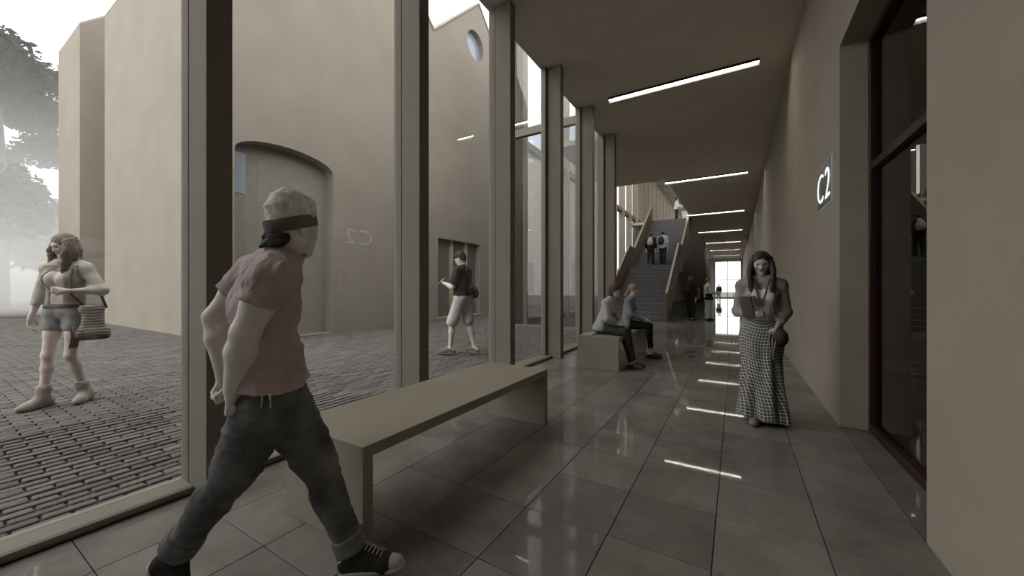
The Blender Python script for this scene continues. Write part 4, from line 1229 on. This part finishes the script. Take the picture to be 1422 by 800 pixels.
# ------------------------------------------------------------------ woman in checked maxi skirt
def woman_skirt():
    b = P(1057, 583, 3.71); b.z = 0
    fdirn = (-FWD * .86 - RGT * .50).normalized(); hd = math.degrees(math.atan2(fdirn.y, fdirn.x))
    J = stand(b, hd, 1.67, True); J['g'] = .9
    L = J['L']; J['F'] = fdirn
    J.update(eR=L(-.03, .205, 1.12), wR=L(.18, .11, 1.11), eL=L(-.05, -.215, 1.12), wL=L(.12, -.13, .99))
    J['hdR'] = fdirn * .5 - J['R'] * .85 + UP * .05; J['pnR'] = -fdirn - J['R'] * .5
    J['hdL'] = fdirn * .55 + J['R'] * .35 - UP * .7; J['pnL'] = J['R']
    J.update(kR=L(.04, .08, .50), aR=L(.12, .07, .085), tR=L(.28, .075, .03), lR=L(.07, .07, .035), aL=L(-.10, -.08, .10), tL=L(.06, -.09, .03), lL=L(-.15, -.08, .055))
    set_head(J, fdir=(-FWD * .84 - RGT * .52 - UP * .28))
    p = person(tuple(b), 'woman with long dark hair in a checked maxi skirt and open grey cardigan')
    res = .0085
    body(J, p, res, SKIN, ('hold', 'fist'), face=(LIPS, DARK))
    TOP = fabric('white_jersey', (.80, .78, .74, 1), .05, 12)
    CARD = fabric('grey_cardigan', (.37, .34, .305, 1), .2, 14, .3, 200)
    sdf_mesh('top', torso_prims(J), res, TOP, p, inf=.008, wr=(.003, 34, 2), cuts=[(L(0, 0, 1.02), -UP)], subs=[rc(J['nb'], J['hc'], .072, .064, .012), rc(L(.12, 0, 1.5), L(.13, 0, 1.36), .07, .03, .01)])
    cg = sdf_mesh('cardigan', shirt_prims(J, 1.70, 1.65, .006), res, CARD, p, inf=.010, wr=(.0035, 64, 6), cuts=[(L(0, 0, .93), -UP)],
             subs=[rc(L(.17, .0, 1.6), L(.17, .0, .80), .088, .10, .01), rc(J['nb'], J['hc'], .066, .064, .012)])
    # long side panels of the open cardigan
    for sg in (1, -1):
        sdf_mesh('cardigan_panel', [rc(L(.05, sg * .13, 1.05), L(.02, sg * .165, .72), .04, .03, .02, (J['F'], .45)), rc(L(-.06, sg * .13, 1.02), L(-.08, sg * .15, .78), .06, .04, .02, (J['F'], .45))], res, CARD, cg, wr=(.004, 30, 3))
    # skirt: a folded cone lofted ring by ring
    PL_ = mat('checked_cotton', (.11, .11, .11, 1), .9, .1, 10, .2, 250, spec=.1)
    nt = PL_.node_tree; n_ = nt.nodes; l_ = nt.links
    uv = n_.new('ShaderNodeUVMap'); uv.uv_map = 'UVMap'
    sx = n_.new('ShaderNodeSeparateXYZ'); l_.new(uv.outputs[0], sx.inputs[0])
    def grid_line(sock, n_rep, wd):
        m1 = n_.new('ShaderNodeMath'); m1.operation = 'MULTIPLY'; m1.inputs[1].default_value = n_rep; l_.new(sock, m1.inputs[0])
        m2 = n_.new('ShaderNodeMath'); m2.operation = 'FRACT'; l_.new(m1.outputs[0], m2.inputs[0])
        m3 = n_.new('ShaderNodeMath'); m3.operation = 'LESS_THAN'; m3.inputs[1].default_value = wd; l_.new(m2.outputs[0], m3.inputs[0])
        return m3.outputs[0]
    mm = n_.new('ShaderNodeMath'); mm.operation = 'MAXIMUM'
    l_.new(grid_line(sx.outputs[0], 46, .13), mm.inputs[0]); l_.new(grid_line(sx.outputs[1], 32, .13), mm.inputs[1])
    src = n_['Principled BSDF'].inputs['Base Color'].links[0].from_socket
    mx = n_.new('ShaderNodeMix'); mx.data_type = 'RGBA'; mx.inputs[7].default_value = (.80, .79, .76, 1)
    l_.new(mm.outputs[0], mx.inputs[0]); l_.new(src, mx.inputs[6]); l_.new(mx.outputs[2], n_['Principled BSDF'].inputs['Base Color'])
    nu, nv = 96, 40; v = []; f = []; uvs = []
    for j in range(nv + 1):
        t = j / nv; z = 1.04 * (1 - t) + .035 * t
        hipb = math.exp(-((t - .16) / .16) ** 2)
        rx = .128 + .055 * hipb + .085 * t; ry = .105 + .038 * hipb + .09 * t
        for i in range(nu):
            a = 2 * math.pi * i / nu
            fold = (.004 + .022 * t) * (math.sin(7 * a + 2.2 * t) + .6 * math.sin(11 * a + 1.0 - 3 * t)) * min(1, t * 1.6)
            sweep = .10 * t * t
            q = L((ry + fold) * math.sin(a) + sweep * .2 + .04 * t, (rx + fold) * math.cos(a) - .01 * t, (z + (.03 * math.sin(a * 1 + .7) if j == nv else 0)) / 1.0)
            v.append(q); uvs.append((i / nu + .05 * math.sin(t * 5), t + .015 * math.sin(3 * a)))
    for j in range(nv):
        for i in range(nu): f.append((j*nu+i, j*nu+(i+1) % nu, (j+1)*nu+(i+1) % nu, (j+1)*nu+i))
    sk = mesh_obj('skirt', v, f, PL_, p, True)
    ul = sk.data.uv_layers.new(name='UVMap')
    for pl in sk.data.polygons:
        for li_, vi in zip(pl.loop_indices, pl.vertices):
            u_, w_ = uvs[vi]; i = vi % nu
            if i == 0 and any(x % nu == nu - 1 for x in pl.vertices): u_ += 1.0
            ul.data[li_].uv = (u_, w_)
    md = sk.modifiers.new('thick', 'SOLIDIFY'); md.thickness = .004
    shoes(J, p, mat('tan_shoe_leather', (.20, .16, .13, 1), .6, .1), .008, .006)
    hair_long(J, p, mat('long_dark_hair', (.055, .041, .033, 1), .5, .5, 9, .6, 120, stretch=(1, 1, .12)), .0075, .40, 90, .012, 8, spread=1.25, ff=.011)
    # lanyard
    tube('lanyard', [L(.06, .075, 1.47), L(.125, .05, 1.36), L(.135, .005, 1.20), L(.125, -.04, 1.36), L(.06, -.075, 1.47)], .007, DARK, p, 6)
    # notebooks in her right arm
    c = L(.19, .13, 1.18)
    n2 = (fdirn * .8 + J['R'] * .6).normalized(); r2 = n2.cross(UP).normalized(); u2 = (UP * .96 + r2 * .2).normalized()
    def book(c, w, h, t, cov, label):
        e = empty('notebook', c - UP * h, label, 'notebook')
        def sl(name, cc, w, h, t, m):
            vv = [cc + r2 * (a * w) + u2 * (b_ * h) + n2 * (d * t) for d in (-1, 1) for a, b_ in ((-1, -1), (1, -1), (1, 1), (-1, 1))]
            mesh_obj(name, vv, [(0, 3, 2, 1), (4, 5, 6, 7), (0, 1, 5, 4), (1, 2, 6, 5), (2, 3, 7, 6), (3, 0, 4, 7)], m, e)
        sl('page_block', c, w * .97, h * .98, t * .7, mat('paper', (.6, .58, .54, 1), .9, .03))
        sl('cover', c + n2 * t * .85, w, h, t * .15, cov); sl('cover', c - n2 * t * .85, w, h, t * .15, cov)
    book(c, .055, .098, .012, mat('book_dark', (.05, .05, .052, 1), .5, .1), 'dark notebook carried on the arm of the woman in the checked skirt')
    book(c - n2 * .028 - r2 * .012 + UP * .01, .055, .098, .010, mat('book_grey', (.22, .21, .20, 1), .6, .1), 'grey notebook tucked behind the dark one on the arm of the woman')
    # small leather pouch with straps in her left hand
    c = L(.16, -.15, .88)
    e = empty('pouch', c - UP * .1, 'brown leather pouch with loose straps in the hand of the woman in the checked skirt', 'bag')
    sdf_mesh('pouch_body', [el(c, (J['F'], J['R'], UP), (.045, .06, .085), .02)], .007, mat('brown_leather', (.055, .04, .032, 1), .5), e, wr=(.002, 60, 2))
    for k in range(3):
        q = L(.15, -.14 + .03 * k, .98)
        tube('pouch_strap', [q, q + J['R'] * .03 - UP * .12 + J['F'] * .04, q + J['R'] * (.05 - .03 * k) - UP * (.24 + .03 * k) + J['F'] * .05], .006, mat('strap_web', (.30, .28, .25, 1), .8), e, 6)
woman_skirt()

# ------------------------------------------------------------------ two women seated on the second bench
def seated(x, y, hd, H, label, look, kw):
    h = math.radians(hd); SZ = .53
    J = stand((x, y, 0), hd, H, True); J['g'] = .92; s = J['s']; F_, R_ = J['F'], J['R']
    Bp = V3(x, y, SZ)
    A = lambda f, r, u: Bp + F_ * (f * s) + R_ * (r * s) + UP * (u * s)
    ln = kw.get('lean', .10)
    J.update(pel=A(0, 0, .105), wai=A(ln * .35, 0, .25), che=A(ln * .85, 0, .42), nb=A(ln * 1.15 + .01, 0, .60), hc=A(ln * 1.3 + .05, 0, .755))
    for sg, n in ((1, 'R'), (-1, 'L')):
        J['s' + n] = A(ln * 1.0, sg * .165, .545); J['e' + n] = A(ln + .04, sg * .215, .29); J['w' + n] = A(.33, sg * kw.get('hw', .07) + kw.get('ho', 0), .20)
        J['hd' + n] = F_ * .9 - R_ * sg * .35 - UP * .2; J['pn' + n] = -UP
        J['h' + n] = A(.03, sg * .085, .085)
        kf = .44 + kw.get('k' + n, 0)
        J['k' + n] = A(kf, sg * .085, .07); J['a' + n] = A(kf + kw.get('af', .03) + kw.get('a' + n, 0), sg * .085, -SZ / s + .085)
        J['l' + n] = A(kf + kw.get('af', .03) + kw.get('a' + n, 0) - .045, sg * .085, -SZ / s + .035); J['t' + n] = A(kf + kw.get('af', .03) + kw.get('a' + n, 0) + .17, sg * .10, -SZ / s + .03)
    J['cf'] = F_
    set_head(J, look, kw.get('nod', 5))
    p = person((x, y, 0), label)
    res = .0105
    body(J, p, res, SKIN, ('relaxed', 'relaxed'), face=(LIPS, DARK))
    sdf_mesh('top', shirt_prims(J, kw['sl'], kw['sl'], kw.get('loose', .008)), res, kw['top'], p, inf=kw.get('inf', .014), wr=(.004, 30, 3), cuts=[(A(0, 0, .06), -UP)], subs=[rc(J['nb'], J['hc'], .062, .06, .012)])
    sdf_mesh('trousers', trouser_prims(J, kw.get('tl', 1.9), kw.get('tloose', 0)), res, kw['bot'], p, inf=.006, wr=(.003, 36, 5), cuts=[(A(0, 0, -.0) * 1.0, -UP)] if False else [])
    shoes(J, p, kw['shoe'], .009, .006)
    return J, p, A
JA, pA, AA = seated(-2.0, 6.33, -4, 1.70, 'woman with short auburn hair in loose grey top seated on the bench', -6, dict(
    lean=.16, sl=1.45, loose=.02, inf=.022, af=.10, aR=.03, top=fabric('grey_linen', (.48, .485, .49, 1), .1, 12), bot=fabric('navy_denim', (.06, .064, .072, 1), .2, 12), shoe=mat('brown_shoe', (.08, .065, .055, 1), .5), nod=4))
c, f, r, u, s_ = JA['hc'], JA['hf'], JA['hr'], JA['hu'], JA['s']
sdf_mesh('hair', [el(c - f * .016 + u * .034, (f, r, u), (.104, .092, .100), .015), el(c - f * .05 - u * .045, (f, r, u), (.066, .082, .085), .03)], .008, mat('auburn_hair', (.115, .062, .048, 1), .5, .35, 30, .5, 140), pA,
         subs=[el(c + f * .118 - u * .045, (f, r, u), (.075, .11, .085), .012)], wr=(.003, 150, 3))
JB, pB, AB = seated(-1.82, 7.36, 4, 1.70, 'woman with tied blonde hair in blue grey sweater seated on the bench', -12, dict(
    lean=.06, sl=1.92, loose=.004, top=fabric('blue_grey_knit', (.27, .29, .32, 1), .1, 16), bot=fabric('black_twill', (.016, .016, .017, 1), .2, 12), tl=1.72, shoe=mat('black_shoe', (.02, .02, .02, 1), .4), hw=.04, ho=0, kL=-.02))
c, f, r, u = JB['hc'], JB['hf'], JB['hr'], JB['hu']
hp = [el(c - f * .014 + u * .034, (f, r, u), (.102, .086, .096), .015), el(c - f * .06 - u * .02, (f, r, u), (.05, .066, .06), .02)]
hp += [rc(c - f * .10 - u * .02, c - f * .125 - u * .10, .034, .038, .02), rc(c - f * .125 - u * .10, c - f * .11 - u * .18, .036, .02, .02)]
sdf_mesh('hair', hp, .008, mat('blonde_hair', (.27, .215, .155, 1), .5, .3, 30, .5, 140), pB, subs=[el(c + f * .118 - u * .055, (f, r, u), (.07, .10, .11), .012), el(c + f * .03 - u * .075, (f, r, u), (.06, .12, .05), .01)], wr=(.002, 150, 3))
for n in 'RL':
    w, e = JB['w' + n], JB['e' + n]
    sdf_mesh('cuff', [rc(w.lerp(e, .10), w.lerp(e, .17), .034, .036, .01)], .006, MATS['black_twill'], pB)
nb = JB['nb']
tube('neckband', [nb + UP * .012 + (JB['F'] * math.cos(a) * .064 + JB['R'] * math.sin(a) * .066) - UP * .014 * math.cos(a) for a in np.linspace(0, 2 * math.pi, 15)[:-1]], .008, MATS['black_twill'], pB, 6, True)
# small dark phone lying between them and a folded paper on the bench
e = empty('clutch_bag', (-1.63, 6.12, .53), 'small dark clutch bag lying at the bench edge beside the auburn haired woman', 'bag')
MB().box(-1.70, -1.60, 6.06, 6.18, .531, .575).build('bag_body', mat('black_nylon', (.05, .05, .052, 1), .6), e, .012)
box('bag_clasp', -1.601, -1.594, 6.10, 6.14, .548, .562, mat('steel', (.5, .5, .5, 1), .3), e, .002)
e = empty('newspaper', (-2.15, 6.05, .53), 'folded pale newspaper lying on the bench behind the auburn haired woman', 'newspaper')
box('folded_sheet', -2.22, -2.02, 5.90, 6.20, .531, .541, mat('newsprint', (.42, .40, .37, 1), .9), e, .003); box('folded_sheet', -2.21, -2.03, 5.91, 6.19, .541, .549, MATS['newsprint'], e, .003)

# ------------------------------------------------------------------ smaller figures
def simple(base, hd, H, label, top, bot, hair, res=.018, female=False, turn=0, nod=0, sleeve=1.92, leg=1.92, step=0, coat=.93, arms=None, hairlong=False, skin=None):
    J = stand(base, hd, H, female, turn, nod); L = J['L']
    if step:
        J.update(kR=L(.10 * step, .09, .50), aR=L(.14 * step, .09, .085), tR=L(.31 * step, .11, .03), lR=L(.09 * step, .09, .035), kL=L(.0, -.09, .50), aL=L(-.17 * step, -.09, .11), tL=L(-.01, -.10, .03), lL=L(-.22 * step, -.09, .07))
    if arms: arms(J, L)
    p = person(tuple(base), label)
    body(J, p, res, skin or SKIN)
    sdf_mesh('top', shirt_prims(J, sleeve, sleeve, .012), res, top, p, inf=.016, wr=(.004, 30, 3), cuts=[(L(0, 0, coat), -UP)], subs=[rc(J['nb'], J['hc'], .066, .064, .012)])
    sdf_mesh('trousers', trouser_prims(J, leg, .008), res, bot, p, inf=.008, wr=(.003, 30, 3), cuts=[(L(0, 0, 1.03), UP)])
    shoes(J, p, mat('dark_shoe', (.03, .03, .03, 1), .5), min(res, .014), .008)
    if hairlong: hair_long(J, p, hair, .014, .22, 30, .012, 3)
    else: hair_short(J, p, hair, .013)
    return J, p
BLK = fabric('black_jacket', (.018, .018, .02, 1), .2, 10); DTR = fabric('dark_trousers', (.028, .026, .025, 1), .2, 10)
HB = mat('dark_hair', (.028, .022, .018, 1), .6); 
# pair climbing the stairs
yl = Y1 + .45
J1, q1 = simple((-3.66, yl, Z1), 90, 1.68, 'person in black jacket climbing the stairs with a pink backpack', BLK, DTR, HB, step=.8)
backpack(J1['che'] - J1['F'] * .085 + UP * .0, -J1['F'], .92, fabric('pink_nylon', (.50, .36, .34, 1), .35, 25), 'pink and white backpack on the person in black', .014)
J2, q2 = simple((-3.10, yl + .05, Z1), 86, 1.74, 'person in pale blue jacket climbing the stairs with a dark backpack', fabric('pale_blue_shell', (.40, .46, .50, 1), .08, 8), DTR, HB, step=-.8, coat=.86)
backpack(J2['che'] - J2['F'] * .085 - J2['R'] * .07, -J2['F'], .95, fabric('teal_black_nylon', (.03, .045, .055, 1), .6, 18), 'dark teal backpack slung on the person in pale blue', .014)
# person at the stair head
def reach(J, L): J.update(eR=L(.05, .26, 1.14), wR=L(.28, .30, 1.10))
simple((-3.35, 26.6, ZU), 20, 1.66, 'person in white shirt standing at the head of the stairs', fabric('white_shirt', (.70, .70, .69, 1), .05, 8), DTR, HB, res=.022, arms=reach)
# two standing in the hall beside the stairs
def carry(J, L): J.update(eL=L(.0, -.25, 1.15), wL=L(.16, -.10, 1.10))
J3, q3 = simple((-1.60, 17.1, 0), 60, 1.82, 'person in dark clothes with a dark backpack standing beside the stairs', BLK, fabric('black_denim', (.02, .02, .022, 1), .2, 10), mat('brown_hair', (.07, .05, .04, 1), .6), hairlong=True, turn=-30, female=True, arms=carry)
backpack(J3['che'] - J3['F'] * .085 - J3['R'] * .05, -J3['F'], .95, fabric('charcoal_nylon', (.035, .035, .04, 1), .3, 14), 'dark grey backpack on the person beside the stairs', .014)
cb_ = J3['L'](.12, .24, 1.05)
e = empty('tan_bag', cb_ - UP * .2, 'tan oval bag held at the side of the person in dark clothes', 'bag')
sdf_mesh('bag_body', [el(cb_, (J3['F'], J3['R'], UP), (.10, .06, .24), .02)], .014, fabric('tan_canvas', (.20, .125, .085, 1), .15), e)
tube('bag_handle', [cb_ + UP * .22 - J3['F'] * .05, cb_ + UP * .31, cb_ + UP * .22 + J3['F'] * .05], .01, MATS['brown_leather'], e, 6)
J4, q4 = simple((-1.00, 17.5, 0), 25, 1.76, 'person with red hair in pale grey clothes standing in the hall', fabric('pale_grey_knit', (.55, .55, .55, 1), .08, 10), fabric('pale_blue_jean', (.45, .48, .50, 1), .08, 10), mat('copper_hair', (.20, .085, .055, 1), .5), female=True, turn=-15, hairlong=False, arms=reach)
hb = J4['L'](-.06, .26, .98)
e = empty('handbag', hb - UP * .16, 'black handbag hanging from the shoulder of the red haired person', 'bag')
sdf_mesh('bag_body', [rc(hb + UP * .06 - J4['F'] * .08, hb + UP * .06 + J4['F'] * .08, .06, .06, .05), rc(hb - UP * .08 - J4['F'] * .11, hb - UP * .08 + J4['F'] * .11, .07, .07, .05)], .014, MATS['black_jacket'], e)
tube('bag_handle', [hb + UP * .1 + J4['F'] * .08, hb + UP * .30 + J4['F'] * .05 - J4['R'] * .06, hb + UP * .46 - J4['R'] * .08, hb + UP * .30 - J4['F'] * .05 - J4['R'] * .06, hb + UP * .1 - J4['F'] * .08], .01, MATS['black_jacket'], e, 6)
# figure by the bright far window
simple((-1.7, 49.5, 0), -95, 1.80, 'distant figure in dark jacket and pale shorts before the bright end window', fabric('slate_jacket', (.05, .052, .06, 1), .1), fabric('white_twill', (.46, .45, .43, 1), .06), HB, res=.025, leg=.95)
